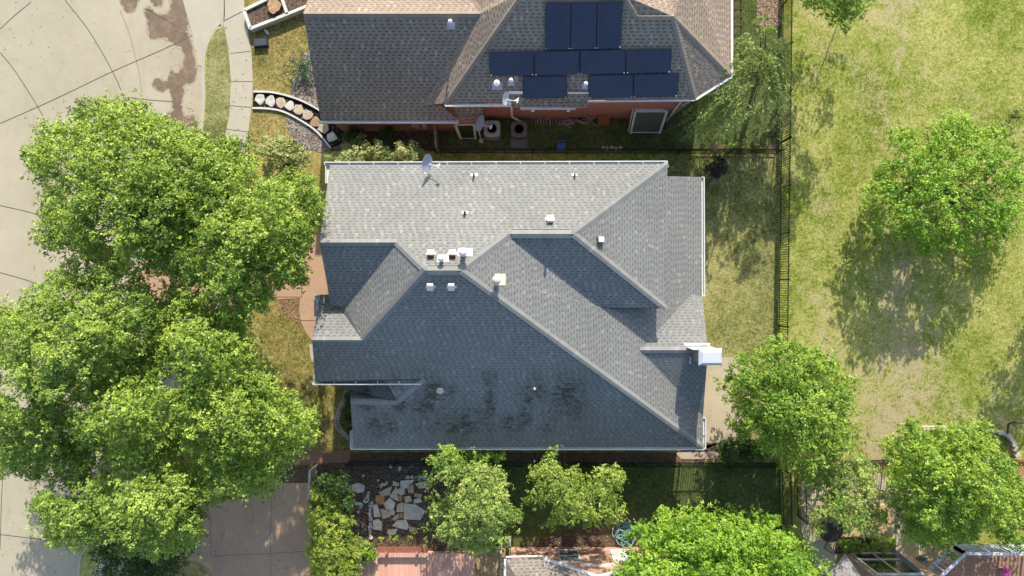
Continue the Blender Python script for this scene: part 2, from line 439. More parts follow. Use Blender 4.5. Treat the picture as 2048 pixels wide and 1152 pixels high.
# gutter seam and expansion joints of the street
def lines(name, runs, z, wdt, mat, parent=None):
    mb = MB()
    for r in runs:
        q = [Vector((*p, 0)) for p in spline(W(r, z), 8, closed=False)]
        for a, b in zip(q[:-1], q[1:]):
            d = (b-a).normalized(); n = Vector((-d.y, d.x, 0))*wdt/2
            mb.face([(p.x, p.y, z) for p in (a-n, b-n, b+n, a+n)])
    return tag(mb.build(name, mat), kind='structure')
lines('street_joint', [[(0,247),(110,198),(225,143),(330,97),(386,70)], [(130,0),(180,65),(225,143),(250,200),(290,300),(305,400),(310,520),(300,640)],
    [(0,105),(30,142),(75,213),(90,245),(120,330),(130,420)], [(0,58),(28,32),(62,4)], [(0,545),(65,564),(170,600),(300,640)],
    [(0,411),(60,425),(150,452)], [(0,1069),(90,1080),(160,1090)], [(135,480),(128,525),(120,560)], [(8,900),(3,1000),(0,1100)], [(262,195),(300,200),(345,203)]], SZ+0.006, 0.035, M_joint)
lines('gutter_seam', [[(364,-40),(366,2),(383,62),(392,100),(397,130),(403,131)], [(240,20),(258,66),(272,120),(282,170),(283,215)]], SZ+0.006, 0.025, plain('joint_brown', (0.20, 0.16, 0.115), 0.95))
for nm, pts in (('wet_street', [(345,-20),(385,-20),(370,10),(376,45),(374,62),(380,80),(388,120),(392,150),(382,168),(368,165),(366,185),(363,215),(372,235),(388,232),(396,250),(388,290),(350,330),(310,300),(330,235),(345,222),(344,200),(338,178),(325,182),(311,176),(307,165),(315,157),(333,162),(342,143),(356,148),(367,125),(368,105),(352,90),(330,76),(308,77),(298,68),(296,40),(289,28),(292,16),(303,18),(312,28),(330,30),(340,20)]),
                ('wet_street', [(243,-30),(243,8),(258,26),(274,10),(276,-30)]), ('wet_street', [(300,-30),(303,4),(315,13),(325,6),(322,-30)])):
    sheet(nm, pts, SZ+0.004, M_wet, smooth=True, seg=5)
    q = [Vector(p) for p in spline(W(pts, SZ), 5)]; ar = sum(q[i].x*q[(i+1) % len(q)].y-q[(i+1) % len(q)].x*q[i].y for i in range(len(q))); sg = 1 if ar > 0 else -1
    r_ = random.Random(7); rim = MB(); o2 = []
    for i in range(len(q)):                      # half-dried rim of the puddle
        d = (q[(i+1) % len(q)]-q[i-1]).normalized(); o2.append(q[i]+Vector((d.y, -d.x))*sg*r_.uniform(0.04, 0.13))
    for i in range(len(q)):
        j = (i+1) % len(q); rim.face([(q[i].x, q[i].y, SZ+0.002), (o2[i].x, o2[i].y, SZ+0.002), (o2[j].x, o2[j].y, SZ+0.002), (q[j].x, q[j].y, SZ+0.002)])
    tag(rim.build('damp_street', plain('damp_concrete', (0.33, 0.27, 0.19), 0.8, var=0.15)), kind='structure')
# lawns, beds and paving
sheet('verge', [(447,46),(457,100),(461,160),(459,220),(452,262),(440,320),(415,420),(380,540),(350,650),(310,780),(265,900),(225,1010),(212,1075),(190,1078),(187,1010),(203,920),(243,800),(288,680),(321,560),(355,440),(389,345),(402,290),(409,250),(413,200),(412,140),(416,100),(432,63)], 0.008, M_strip)
sheet('driveway_apron', [(340,-200),(449,-40),(447,45),(470,34),(489,22),(480,-200)], 0.012, M_walk)
mb = MB(); q = [P(300,-300,SZ), P(300,0,SZ), P(372,0,SZ), P(395,112,SZ)]
sheet('driveway_apron', [(360,-100),(366,2),(383,62),(397,131),(406,131),(411,100),(425,65),(447,45),(460,-100)], SZ+0.008, M_walk)
walkL = [(447,44),(457,100),(462,160),(459,230),(452,262),(440,320),(415,420),(380,540),(350,650),(310,780),(265,900),(225,1010),(205,1090),(190,1180),(180,1400)]
walkR = [(240,1400),(250,1180),(262,1090),(280,1010),(318,900),(360,780),(398,650),(425,540),(455,420),(484,330),(494,285),(503,215),(506,165),(503,105),(497,70),(489,22)]
sheet('sidewalk', walkL+walkR, 0.016, M_walk)
lines('sidewalk_joint', [[(460,107),(503,102)], [(462,163),(506,163)], [(458,211),(503,215)], [(452,258),(497,264)], [(447,42),(490,20)], [(440,320),(485,330)]], 0.020, 0.03, M_joint)
sheet('front_lawn', [(489,22),(503,105),(506,165),(503,215),(494,285),(470,370),(455,420),(425,540),(398,650),(360,780),(318,900),(300,960),(600,960),(700,900),(700,560),(640,560),(640,300),(700,300),(700,-60),(500,-60)], 0.008, M_front)
sheet('driveway', [(655,470),(655,596),(605,596),(540,600),(430,640),(330,610),(250,640),(300,500),(360,470),(430,440),(540,455)], 0.024, M_agg)
sheet('front_walk', [(600,596),(598,620),(602,645),(612,665),(630,690),(670,690),(670,596)], 0.024, M_agg)
lines('driveway_joint', [[(540,594),(603,594)], [(600,470),(603,596)], [(600,641),(630,641)]], 0.028, 0.03, M_joint)
sheet('bare_earth', [(558,600),(596,600),(597,632),(608,655),(598,650),(565,625)], 0.012, cells('leaf_litter', [(0.28,0.15,0.08),(0.42,0.27,0.16),(0.2,0.13,0.07)], 12, 0.5))
sheet('entry_slab', [(618,688),(640,688),(640,730),(628,730),(621,715)], 0.024, M_walk, smooth=False)
sheet('neighbour_driveway', [(623,966),(560,966),(500,980),(430,1010),(380,1040),(340,1075),(290,1120),(270,1200),(270,1400),(623,1400)], 0.024, M_agg2)
lines('neighbour_driveway_joint', [[(543,966),(541,1100),(542,1200)], [(619,1102),(541,1107),(420,1112)], [(421,1030),(421,1110)]], 0.028, 0.025, plain('joint_brown', (0.20, 0.16, 0.115), 0.95))
sheet('neighbour_lawn', [(355,1130),(380,1122),(405,1130),(425,1160),(430,1300),(300,1300)], 0.030, M_front, smooth=True)
sheet('dirt_strip', [(560,930),(623,930),(623,966),(560,966),(500,975),(520,940)], 0.012, M_dirt)
sheet('side_path', [(560,905),(700,900),(700,925),(560,930)], 0.028, concrete('red_dirt', (0.30,0.17,0.11), pebble=0.2))
sheet('side_yard', [(640,905),(1410,905),(1410,925),(640,925)], 0.014, M_dirt)
sheet('back_lawn', [(1330,300),(1562,300),(1552,930),(1400,930),(1400,720),(1330,720)], 0.008, M_yard)
sheet('patio', [(1395,718),(1420,715),(1470,714),(1500,716),(1500,800),(1490,860),(1470,885),(1395,885)], 0.020, M_patio)
sheet('side_walk_slab', [(1350,905),(1362,918),(1440,918),(1435,903)], 0.024, concrete('pale_slab', (0.55,0.44,0.34)))
sheet('brick_edge', [(1400,885),(1440,885),(1440,903),(1350,903),(1350,905),(1400,905)], 0.018, M_dirt)
sheet('south_lawn', [(990,925),(1560,925),(1564,1080),(1600,1130),(1300,1130),(1290,1060),(1240,1040),(1210,1070),(1120,1075),(1060,1095),(990,1095)], 0.010, M_lush)
sheet('dirt_bed', [(1060,1095),(1110,1070),(1190,1052),(1230,1034),(1262,1030),(1305,1040),(1330,1075),(1300,1100)], 0.018, M_dirt, smooth=True)
sheet('garden_soil', [(625,925),(995,925),(995,1110),(625,1110)], 0.010, M_soil)
sheet('side_yard_grass', [(855,238),(1180,236),(1340,235),(1400,190),(1563,190),(1558,302),(855,302)], 0.008, M_lush)
sheet('neighbour_back_yard', [(1400,-60),(1566,-60),(1562,190),(1400,190)], 0.007, M_lush)
sheet('neighbour_slab', [(1370,190),(1458,192),(1458,150),(1400,150)], 0.020, M_walk)
sheet('plant_bed', [(1420,289),(1556,289),(1556,304),(1420,304)], 0.016, M_soil)
sheet('mulch_path', [(507,183),(540,184),(580,192),(610,204),(640,222),(665,240),(694,262),(690,285),(662,296),(640,268),(615,248),(590,232),(565,222),(540,217),(505,216)], 0.016, M_mulch)
sheet('gravel_bed', [(612,100),(645,120),(660,200),(640,218),(612,202),(580,190),(582,170),(596,140)], 0.012, M_gravel)
sheet('gravel_bed', [(572,232),(590,236),(615,252),(640,272),(660,298),(640,306),(600,296),(580,270),(572,250)], 0.012, M_gravel)
sheet('shade_bed', [(660,240),(870,240),(870,302),(660,302)], 0.010, M_soil)
sheet('stone_patio', [(1600,925),(1720,925),(1820,980),(1860,1030),(1800,1070),(1780,1075),(1690,1076),(1660,1150),(1640,1150),(1602,1060)], 0.014, M_flag)
sheet('stone_patio_step', [(1635,1040),(1650,1005),(1730,1010),(1782,1010),(1782,1074),(1638,1074)], 0.09, concrete('gold_flagstone', (0.58,0.43,0.22), stain=0.45), thick=0.08)
sheet('stone_terrace', [(1780,1000),(1850,1000),(1900,1060),(1860,1152),(1860,1200),(1800,1200),(1780,1100)], 0.018, M_flag)
sheet('flower_bed', [(1672,1076),(1792,1076),(1792,1108),(1668,1108)], 0.020, M_soil)
sheet('wood_chips', [(1515,-60),(1563,-60),(1563,52),(1513,52)], 0.020, cells('chips', [(0.30,0.19,0.12),(0.5,0.36,0.25),(0.2,0.12,0.08)], 11, 0.6))
sheet('side_slab', [(948,1096),(1020,1096),(1020,1300),(948,1300)], 0.016, concrete('tan_slab', (0.46,0.33,0.17), stain=0.3))

# ================================================================ ROOF TOOLS
def roof_face(mb, pts):
    mb.face(pts)
def cap_line(mb, a, b, wd=0.15, dl=0.5, dr=0.5, rise=0.035, seg=0.145):
    """ridge or hip covered with short bent cap shingles; dl, dr = slopes falling to the left / right of a->b"""
    a = Vector(a); b = Vector(b); d = b-a; L = d.length; dn = d/L
    h = Vector((d.x, d.y, 0)).normalized(); n = Vector((-h.y, h.x, 0))
    k = max(1, int(L/seg))
    for i in range(k):
        p = a + dn*(L*i/k); q = a + dn*(L*(i+1)/k + 0.01)
        up = Vector((0, 0, rise)); up2 = Vector((0, 0, rise+0.012))
        l = n*wd - Vector((0, 0, wd*dl)); r = -n*wd - Vector((0, 0, wd*dr))
        mb.face([p+up, q+up2, q+up2+l, p+up+l]) ; mb.face([p+up+r, q+up2+r, q+up2, p+up])
        mb.uv[-1] = mb.uv[-2] = [(random.uniform(0, 60), 0.02)]*4
def gutter(mb, a, b, out, w=0.13, h=0.12, hangers=True):
    """open trough along a->b; out = unit vector away from the wall"""
    a = Vector(a); b = Vector(b); out = Vector(out)
    d = (b-a).normalized(); L = (b-a).length
    dz = Vector((0, 0, 1))
    mb.bar(a+out*w-dz*h*0.5, b+out*w-dz*h*0.5, 0.045, h)                 # outer lip
    mb.bar(a+out*(w*0.5)-dz*(h-0.01), b+out*(w*0.5)-dz*(h-0.01), w, 0.02)     # floor
    for p in (a, b): mb.box(p+out*w*0.5-dz*h*0.5, (0.03 if abs(d.x) > 0.5 else w, w if abs(d.x) > 0.5 else 0.03, h))
    if hangers:
        k = int(L/1.15)
        for i in range(1, k+1):
            p = a+d*(L*i/(k+1)); mb.bar(p-out*0.02-dz*0.01, p+out*w-dz*0.01, 0.035, 0.02)
def gable_prism(mb, poly3, off):
    """thin wall following the gable outline; off = thickness vector"""
    off = Vector(off); q = [Vector(p) for p in poly3]; r = [p+off for p in q]; n = len(q)
    mb.face(q); mb.face(r[::-1])
    for i in range(n): mb.face([q[i], r[i], r[(i+1) % n], q[(i+1) % n]])

# ================================================================ MAIN HOUSE
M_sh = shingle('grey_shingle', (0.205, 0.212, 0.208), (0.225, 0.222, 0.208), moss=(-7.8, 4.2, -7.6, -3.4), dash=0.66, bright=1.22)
pS = (7.43, 0, .58); pN = (8.269, 0, -.58); pE1 = (6.933, -.4365, 0); pE2 = (8.009, -.426, 0)
pS2 = (5.562, 0, .576); pW1 = (9.789, .54, 0); pSW1 = (6.056, 0, .57); pN4 = (4.788, 0, -.58)
pN3 = (2.707, 0, -.567); pS3 = (5.578, 0, .43+0.0); pN5 = (1.329, 0, -.58); pW5 = (6.765, .45, 0)
A = PL(850,541,pS); B = PL(922,541,pS)
Cc = PL(1018,468,pN); D = PL(1147,468,pN)
J1 = PL(639,485,pN); J2 = PL(793,485,pN)
NW = PL(660,330,pN); NE = PL(1335,328,pN); NE = Vector((NE.x, NE.y, NE.z))
Fp = PL(1331,616,pS2); G0 = PL(1210,616,pS2)
Gx = PL(1210,617,pE1); I1 = PL(1325,617,pE1); Q1 = PL(1280,700,pE1); V0 = PL(1404,592,pE1); V0a = PL(1384,588,pE1); S3V = PL(1406,832,pE1); SE = PL(1406,894,pE1)
I0 = PL(1315,352,pE1); I0b = PL(1403,354,pE1)
Q0 = PL(1416,700,pN3)
L4 = PL(624,680,pS); K4 = PL(725,680,pS)
SWe = PL(662,612,pSW1); VJ = PL(690,614,pSW1)
VM = PL(668,600,pN4); N4a = PL(641,590,pN4); N4b = PL(690,588,pN4)
SWc = PL(707,894,pS); M1 = PL(701,803,pS); M2 = PL(795,803,pS); M3 = PL(848,757,pS); SU0 = PL(842,763,pS); SU1 = PL(631,763,pS)
N5a = PL(701,745,pN5); N5b = PL(742,754,pN5); N5c = PL(842,750,pN5)
house = empty('brick_house', P(1020, 620, 0), 'large brick house with grey shingle hip roof filling the middle of the picture', 'house')
mb = MB()
for f in ([NW, NE, D, Cc, B, A, J2, J1], [NE, Fp, D], [D, Fp, G0, Cc],
          [B, Cc, G0, Gx, I1, V0a, Q1, S3V, SE], [I0, I1, V0a, V0, I0b],
          [A, B, SE, SWc, M1, M2, M3, SU0, SU1, L4, K4],
          [A, K4, VM, VJ, J2], [J1, J2, VJ, SWe], [K4, L4, N4a, N4b, VM],
          [Q1, V0a, Q0], [V0a, V0, Q0], [Q1, Q0, S3V], [M1, M2, N5b, N5a], [M2, M3, N5c, N5b]):
    n = Vector((0, 0, 0))
    for k in range(len(f)): n += f[k].cross(f[(k+1) % len(f)])
    if n.z < 0: f = f[::-1]
    mb.face(f)
roof = mb.build('roof', M_sh, house)
sol = roof.modifiers.new('thickness', 'SOLIDIFY'); sol.thickness = 0.07; sol.offset = -1
cm = MB()
M_cap = shingle('cap_shingle', (0.24, 0.245, 0.235), (0.26, 0.255, 0.235), dash=0.95, bright=1.2)
for a, b, dl, dr in ((A, B, .58, .58), (Cc, D, .58, .58), (J1, J2, .58, .58), (L4, K4, .58, .58), (Q1, Q0, .5, .5), (M1, M2, .58, .58),
                     (B, Cc, .15, .5), (D, NE, .12, .5), (D, Fp, .4, .2), (B, SE, .38, .25), (A, J2, .4, .1), (K4, A, .12, .52), (M2, M3, .12, .5)):
    cm = MB(); cap_line(cm, a, b, 0.15, dl, dr); cm.build('ridge_cap', M_cap, roof)
# ridge vents: raised strips with a dark slot
for a, b in ((A, B), (Cc, D)):
    rv = MB(); d = (b-a).normalized(); cap_line(rv, a+d*0.12, b-d*0.12, 0.18, .5, .5, rise=0.075, seg=0.3); rv.build('ridge_vent', M_cap, roof)
    rv = MB(); rv.bar(a+d*0.14+Vector((0, 0.19, -0.05)), b-d*0.14+Vector((0, 0.19, -0.05)), 0.03, 0.05); rv.build('vent_slot', M_joint, roof)
# gutters
gm = MB()
gutter(gm, (NW.x-0.25, NW.y, NW.z), (NE.x, NE.y, NE.z), (0, 1, 0))
gm.build('gutter', M_gutter, roof)
for a, b, o in (((SWc.x-0.15, SWc.y), (SE.x+0.05, SE.y), (0, -1, 0)), ):
    gm = MB(); gutter(gm, (a[0], a[1], SE.z), (b[0], b[1], SE.z), o); gm.build('gutter', M_gutter, roof)
gm = MB(); gutter(gm, (SU1.x-0.15, SU1.y, SU1.z), (SU0.x, SU0.y, SU0.z), (0, -1, 0)); gm.build('gutter', M_gutter, roof)
gm = MB(); gutter(gm, (I0b.x, I0b.y, I0b.z), (V0.x, V0.y, V0.z), (1, 0, 0), hangers=False); gm.build('gutter', M_gutter, roof)
gm = MB(); gutter(gm, (S3V.x, S3V.y-0.1, S3V.z), (SE.x, SE.y-0.1, SE.z), (1, 0, 0)); gm.build('gutter', M_gutter, roof)
# boxed cornice returns at the gable corners (flat white metal with a gutter lip)
def cornice(cx, cy, z, lx, ly, sy):
    m = MB(); m.box((cx, cy, z-0.16), (lx, ly, 0.06))
    m.box((cx-lx/2+0.02, cy, z-0.11), (0.04, ly, 0.14)); m.box((cx, cy+sy*(ly/2-0.02), z-0.11), (lx-0.1, 0.04, 0.14))
    m.build('cornice', M_gutter, roof)
c = P(659, 348, 4.9); cornice(c.x, c.y, 5.0, 0.36, 0.85, 1)
c = P(637, 611, 4.85); cornice(c.x+0.12, c.y, 4.95, 0.62, 1.0, 1)
c = P(632, 741, 4.9); cornice(c.x, c.y, 4.95, 0.24, 1.0, -1)
c = P(706, 879, 2.8); cornice(c.x, c.y, 2.9, 0.28, 0.85, -1)
# walls (pale trim gables over brick)
M_br = brick('tan_brick', (0.34, 0.20, 0.14), (0.26, 0.15, 0.10))
wm = MB()
wm.prism([(-7.15,-7.45), (8.8,-7.45), (8.8,5.2), (-7.15,5.2)], -0.05, 2.55)
wm.build('wall', M_br, house)
wm = MB(); wm.prism([(-7.75,-0.45), (6.7,-0.45), (6.7,5.3), (-7.75,5.3)], 2.5, 4.72); wm.build('wall', M_br, house)
wm = MB(); wm.prism([(-8.35,-3.85), (-3.9,-3.85), (-3.9,-0.6), (-8.35,-0.6)], -0.05, 4.72); wm.build('wall', M_br, house)
wm = MB(); wm.prism([(-7.74,-0.44), (-6.0,-0.44), (-6.0,5.29), (-7.74,5.29)], -0.05, 2.52); wm.build('wall', M_br, house)
M_sid = boards('cream_siding', (0.50, 0.47, 0.41), 0.2, 'X')
def gab(x, ya, za, yr, zr, yb, zb, t=0.12):
    m = MB(); gable_prism(m, [(x, ya, za), (x, yr, zr), (x, yb, zb)], (t, 0, 0)); m.build('gable', M_sid, house)
gab(-7.74, 5.29, 4.73, J1.y, J1.z-0.25, -0.44, 4.73)
gab(-8.34, -0.61, 4.73, L4.y, L4.z-0.25, -3.84, 4.73)
gab(-7.14, -3.9, 2.56, M1.y, M1.z-0.25, -7.44, 2.56)
gab(8.68, -0.8, 2.56, Q0.y, Q0.z-0.28, -5.9, 2.56)
# openings in the walls (mostly hidden under the eaves)
M_glass = plain('window_glass', (0.03, 0.04, 0.045), 0.08, var=0.1, spec=0.9)
def window(parent, c, wd, ht, n, mat=None, frame=M_white):
    """window lying in a vertical wall; n = outward normal"""
    n = Vector(n); s = Vector((0, 0, 1)).cross(n); c = Vector(c)
    fm = MB(); z = Vector((0, 0, 1)); t = 0.07
    for sg in (-1, 1):
        fm.bar(c+s*sg*wd/2-z*ht/2, c+s*sg*wd/2+z*ht/2, t, t, up=n); fm.bar(c-s*(wd/2)+z*sg*ht/2, c+s*(wd/2)+z*sg*ht/2, t, t, up=n)
    fm.bar(c-s*wd/2, c+s*wd/2, 0.035, 0.035, up=n); 
    fr = fm.build('window', frame, parent)
    g = MB(); g.bar(c-s*(wd/2-0.03)-n*0.015, c+s*(wd/2-0.03)-n*0.015, ht-0.06, 0.03, up=n) if abs(n.z) < 0.1 else None
    gl = g.build('pane', mat or M_glass, fr); return fr
for y in (0.8, 3.6): window(house, (6.73, y, 3.9), 0.9, 1.0, (1, 0, 0))
for y in (-1.8, 0.6, 2.6, 4.2): window(house, (8.83, y, 1.5), 1.2, 1.4, (1, 0, 0))
for y in (-2.2,): window(house, (-8.38, y, 3.4), 1.1, 1.3, (-1, 0, 0))
for y in (1.2, 3.4): window(house, (-7.78, y, 3.9), 0.9, 1.0, (-1, 0, 0))
dm = MB(); dm.box((-7.77, 2.5, 1.15), (0.06, 4.6, 2.2)); gd = dm.build('garage_door', plain('garage_paint', (0.5, 0.46, 0.4), 0.6), house)
dm = MB(); dm.box((-8.38, -1.2, 1.05), (0.06, 0.95, 2.1)); fd = dm.build('front_door', plain('door_wood', (0.16, 0.07, 0.035), 0.5), house)
dm = MB(); dm.box((-8.43, -0.9, 1.0), (0.05, 0.05, 0.12)); dm.build('handle', plain('brass', (0.4, 0.3, 0.12), 0.3, 0.9), fd)
# chimney: sided chase with white metal cap and flashing
M_cap2 = plain('cap_metal', (0.50, 0.54, 0.58), 0.35, var=0.04, metal=0.0, spec=0.6)
zc = 5.55
a0 = P(1398,697,zc); a1 = P(1445,731,zc)
cx0, cx1, cy0, cy1 = a0.x, a1.x, a1.y, a0.y
ch = MB(); ch.prism([(cx0+0.1, cy0+0.09), (cx1-0.08, cy0+0.09), (cx1-0.08, cy1-0.09), (cx0+0.1, cy1-0.09)], -0.05, zc-0.12)
chim = ch.build('chimney', plain('chase_siding', (0.30, 0.245, 0.21), 0.85, var=0.2, scale=9), house)
cc = MB()
t0 = [(cx0, cy0), (cx1, cy0), (cx1, cy1), (cx0, cy1)]; ins = 0.16
t1 = [(cx0+ins, cy0+ins*0.75), (cx1-ins*0.5, cy0+ins*0.75), (cx1-ins*0.5, cy1-ins), (cx0+ins, cy1-ins)]
lo = [(x, y, zc-0.14) for x, y in t0]; mi = [(x, y, zc-0.07) for x, y in t0]; hi = [(x, y, zc+0.05) for x, y in t1]
cc.face(lo[::-1]); cc.face(hi)
for i in range(4):
    j = (i+1) % 4; cc.face([lo[i], lo[j], mi[j], mi[i]]); cc.face([mi[i], mi[j], hi[j], hi[i]])
cc.build('chimney_cap', M_cap2, chim)
fl = MB(); fz = lambda y: 2.707-.567*y
fl.bar(P(1368,689,4.25), P(1420,689,4.2), 0.13, 0.04); fl.bar(P(1383,686,4.3), P(1380,728,4.1), 0.05, 0.05); fl.bar(P(1370,727,4.0), P(1386,727,4.0), 0.05, 0.04)
# north cheek of the chase: white flashing
fl.prism([(cx0-0.25, cy1-0.08), (cx1-0.08, cy1-0.08), (cx1-0.08, cy1-0.04), (cx0-0.25, cy1-0.04)], 4.0, zc-0.2)
fl.build('flashing', M_white, chim)
# vents, pipes and jacks on the roof
def vent_box(px, py, pl, side, mat_body, hood=M_white):
    """square hooded vent; side=+1 hood opens down a north slope, -1 down a south slope"""
    c = PL(px, py, pl); m = MB(); s = (pl[2] if abs(pl[2]) > 0 else 0)
    sl = math.atan(pl[2]) if pl[2] else 0; sx = -math.atan(pl[1]) if pl[1] else 0
    R = (Matrix.Rotation(sl, 3, 'X') @ Matrix.Rotation(sx, 3, 'Y'))
    m.box(c+R@Vector((0, 0.08*side, 0.015)), (0.42, 0.14, 0.02), R=R)
    v = m.build('roof_vent', hood, roof)
    m = MB(); m.box(c+R@Vector((0, 0, 0.11)), (0.26, 0.25, 0.15), R=R); m.build('vent_body', mat_body, v)
    m = MB(); m.box(c+R@Vector((0, 0.04*side, 0.20)), (0.28, 0.24, 0.03), R=R); m.build('vent_hood', hood, v)
M_rust = plain('rusty_metal', (0.20, 0.05, 0.025), 0.8, var=0.3, scale=12)
vent_box(862, 511, pN, 1, M_rust); vent_box(905, 511, pN, 1, M_rust)
vent_box(1100, 442, pN, 1, M_white); vent_box(1198, 481, pE2, 1, M_rust)
vent_box(861, 570, pS, -1, M_white); vent_box(903, 570, pS, -1, M_white)
def pipe(px, py, pl, h, r, cap=False, flash=(0.40, 0.34), mat=M_white, dark=False, dx=0.0):
    c = PL(px, py, pl); sl = math.atan(pl[2]) if pl[2] else 0; sx = -math.atan(pl[1]) if pl[1] else 0
    R = (Matrix.Rotation(sl, 3, 'X') @ Matrix.Rotation(sx, 3, 'Y'))
    m = MB(); m.box(c+R@Vector((dx, 0.02, 0.012)), (flash[0], flash[1], 0.015), R=R)
    v = m.build('vent_pipe', mat, roof)
    m = MB(); m.tube([c, c+Vector((0, 0, h))], r, 12); m.build('pipe', M_pipe if dark else M_white, v)
    if cap:
        m = MB(); m.lathe([(r*1.1, -0.14), (r*1.7, -0.12), (r*1.7, -0.02), (r*0.9, 0.05), (0.001, 0.07)], c+Vector((0, 0, h)), 16); m.build('pipe_cap', mat, v)
M_pipe = plain('dark_pipe', (0.035, 0.035, 0.035), 0.6)
pipe(884, 518, pN, 0.50, 0.08, True, (0.5, 0.36), dx=0.05); pipe(928, 506, pN, 0.75, 0.11, True, (0.62, 0.38), dx=0.05)
pipe(994, 560, pE1, 0.60, 0.11, True, (0.5, 0.5), plain('cream_metal', (0.66, 0.56, 0.44), 0.6), dx=0.14)
pipe(948, 351, pN, 0.32, 0.045, dark=True, flash=(0.32, 0.16)); pipe(1149, 351, pN, 0.26, 0.04, dark=True, flash=(0.26, 0.12)); pipe(930, 426, pN, 0.26, 0.055, dark=True, flash=(0.28, 0.15))
pipe(1097, 491, pS2, 0.42, 0.05, dark=True, flash=(0.22, 0.26), mat=plain('lead', (0.28, 0.31, 0.34), 0.5)); pipe(1069, 776, pS, 0.32, 0.045, dark=False, flash=(0.2, 0.16), mat=plain('lead', (0.28, 0.31, 0.34), 0.5))
c = PL(880, 781, pS); m = MB(); R = Matrix.Rotation(math.atan(.58), 3, 'X'); m.lathe([(0.17, 0.0), (0.17, 0.05), (0.12, 0.09), (0.001, 0.1)], c, 24, R=R); m.build('round_vent', plain('pinkish_cap', (0.62, 0.52, 0.50), 0.7), roof)

# ================================================================ NORTH NEIGHBOUR
nh = empty('neighbour_house', P(1060, 60, 0), 'brown shingled brick house carrying solar panels at top of picture', 'house')
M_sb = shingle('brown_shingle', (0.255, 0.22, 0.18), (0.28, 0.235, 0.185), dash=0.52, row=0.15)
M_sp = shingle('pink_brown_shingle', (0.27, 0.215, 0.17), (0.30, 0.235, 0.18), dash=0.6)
qS = (-2.305, 0, .674); qN = (14.0, 0, -.674); q2 = (-.87, 0, .6); qW = (6.55, .707, 0)
r1a = PL(607,28,qS); r1b = PL(960,28,qS); e1a = PL(641,240,qS); e1b = PL(916,240,qS)
v1 = PL(845,211,qS); w1 = PL(890,206,q2); top2 = PL(1045,-16,q2)
h1 = PL(1275,33,q2); h2 = PL(1347,33,q2); c1 = PL(1390,197,q2); c2 = P(1462,152,c1.z)
e2l = PL(890,207,q2)
mb = MB()
NB1 = [(r1a.x, r1a.y), (r1b.x, r1b.y)]
fcs = [[e1a, e1b, v1+Vector((0.9,0,0)), v1, r1b, r1a],
       [r1a, r1b, r1b+Vector((-1.2,2.2,-1.48)), Vector((r1a.x, r1a.y+3.9, r1a.z-2.63))],
       [Vector((r1a.x, r1a.y+3.9, r1a.z-2.63)), r1b+Vector((-1.2,2.2,-1.48)), top2+Vector((-1.5,2.5,-0.9)), top2+Vector((-2.0,4.5,-1.6))],
       [v1, w1, top2, top2+Vector((-1.5,2.5,-0.9)), r1b+Vector((-1.2,2.2,-1.48)), r1b],
       [w1, c1, h2, h1, PL(1250,-8,q2), top2],
       [c1, c2, h2],
       [h2, c2, Vector((c2.x, 20.0, c2.z)), Vector((h2.x+1.2, 20.0, h2.z-1.0)), Vector((h2.x+0.8, 14.0, h2.z-0.3))],
       [h1, h2, Vector((h2.x+0.8, 14.0, h2.z-0.3)), Vector((h1.x+1.0, 16.0, h1.z-1.5)), Vector((h1.x-1.2, 14.0, h1.z-0.6)), PL(1250,-8,q2)]]
for f in fcs:
    n = Vector((0, 0, 0))
    for k in range(len(f)): n += f[k].cross(f[(k+1) % len(f)])
    if n.z < 0: f = f[::-1]
    mb.face(f)
nroof = mb.build('roof', M_sb, nh)
nroof.data.materials.append(M_sp)
for i in (2, 3, 5, 6, 7): nroof.data.polygons[i].material_index = 1
nroof.data.polygons[1].material_index = 1
sol = nroof.modifiers.new('thickness', 'SOLIDIFY'); sol.thickness = 0.07; sol.offset = -1
# low lean-to roof west of the air conditioners
mb = MB(); mb.face([P(916,240,2.75), P(965,247,2.6), P(965,208,3.3), P(905,206,3.4)][::1])
lt = mb.build('lean_to_roof', M_sb, nh); s2 = lt.modifiers.new('thickness', 'SOLIDIFY'); s2.thickness = 0.06; s2.offset = 0
mb = MB(); mb.face([P(1022,214,4.02), P(1176,216,4.02), P(1176,196,4.25), P(1022,196,4.25)])
lt = mb.build('eave_extension', M_sb, nh); s2 = lt.modifiers.new('thickness', 'SOLIDIFY'); s2.thickness = 0.06; s2.offset = -1
cm = MB()
for a, b, dl, dr in ((r1a, r1b, .67, .67), (h1, h2, .5, .6), (h2, c1, .3, .35), (h2, c2, .3, .4), (w1, top2, .55, .3), (top2, PL(1250,-8,q2), .3, .5), (PL(1250,-8,q2), h1, .3, .5)):
    cm = MB(); cap_line(cm, a, b, 0.15, dl, dr); cm.build('ridge_cap', shingle('brown_cap', (0.27, 0.225, 0.18), (0.29, 0.235, 0.185), dash=0.95, bright=1.1), nroof)
gm = MB(); gutter(gm, e1a+Vector((-0.1,0,0)), e1b, (0, -1, 0)); gm.build('gutter', M_gutter, nroof)
gm = MB(); gutter(gm, w1, PL(1022,206,q2), (0, -1, 0)); gm.build('gutter', M_gutter, nroof)
gm = MB(); gutter(gm, PL(1176,199,q2), c1, (0, -1, 0), w=0.08, hangers=False); gm.build('gutter', M_gutter, nroof)
gm = MB(); gm.bar(c1+Vector((0.04,-0.04,-0.05)), c2+Vector((0.04,-0.04,-0.05)), 0.1, 0.12); gm.bar(c2+Vector((0.05,0,-0.05)), (c2.x+0.05, 20, c2.z-0.05), 0.1, 0.12); gm.build('fascia', M_gutter, nroof)
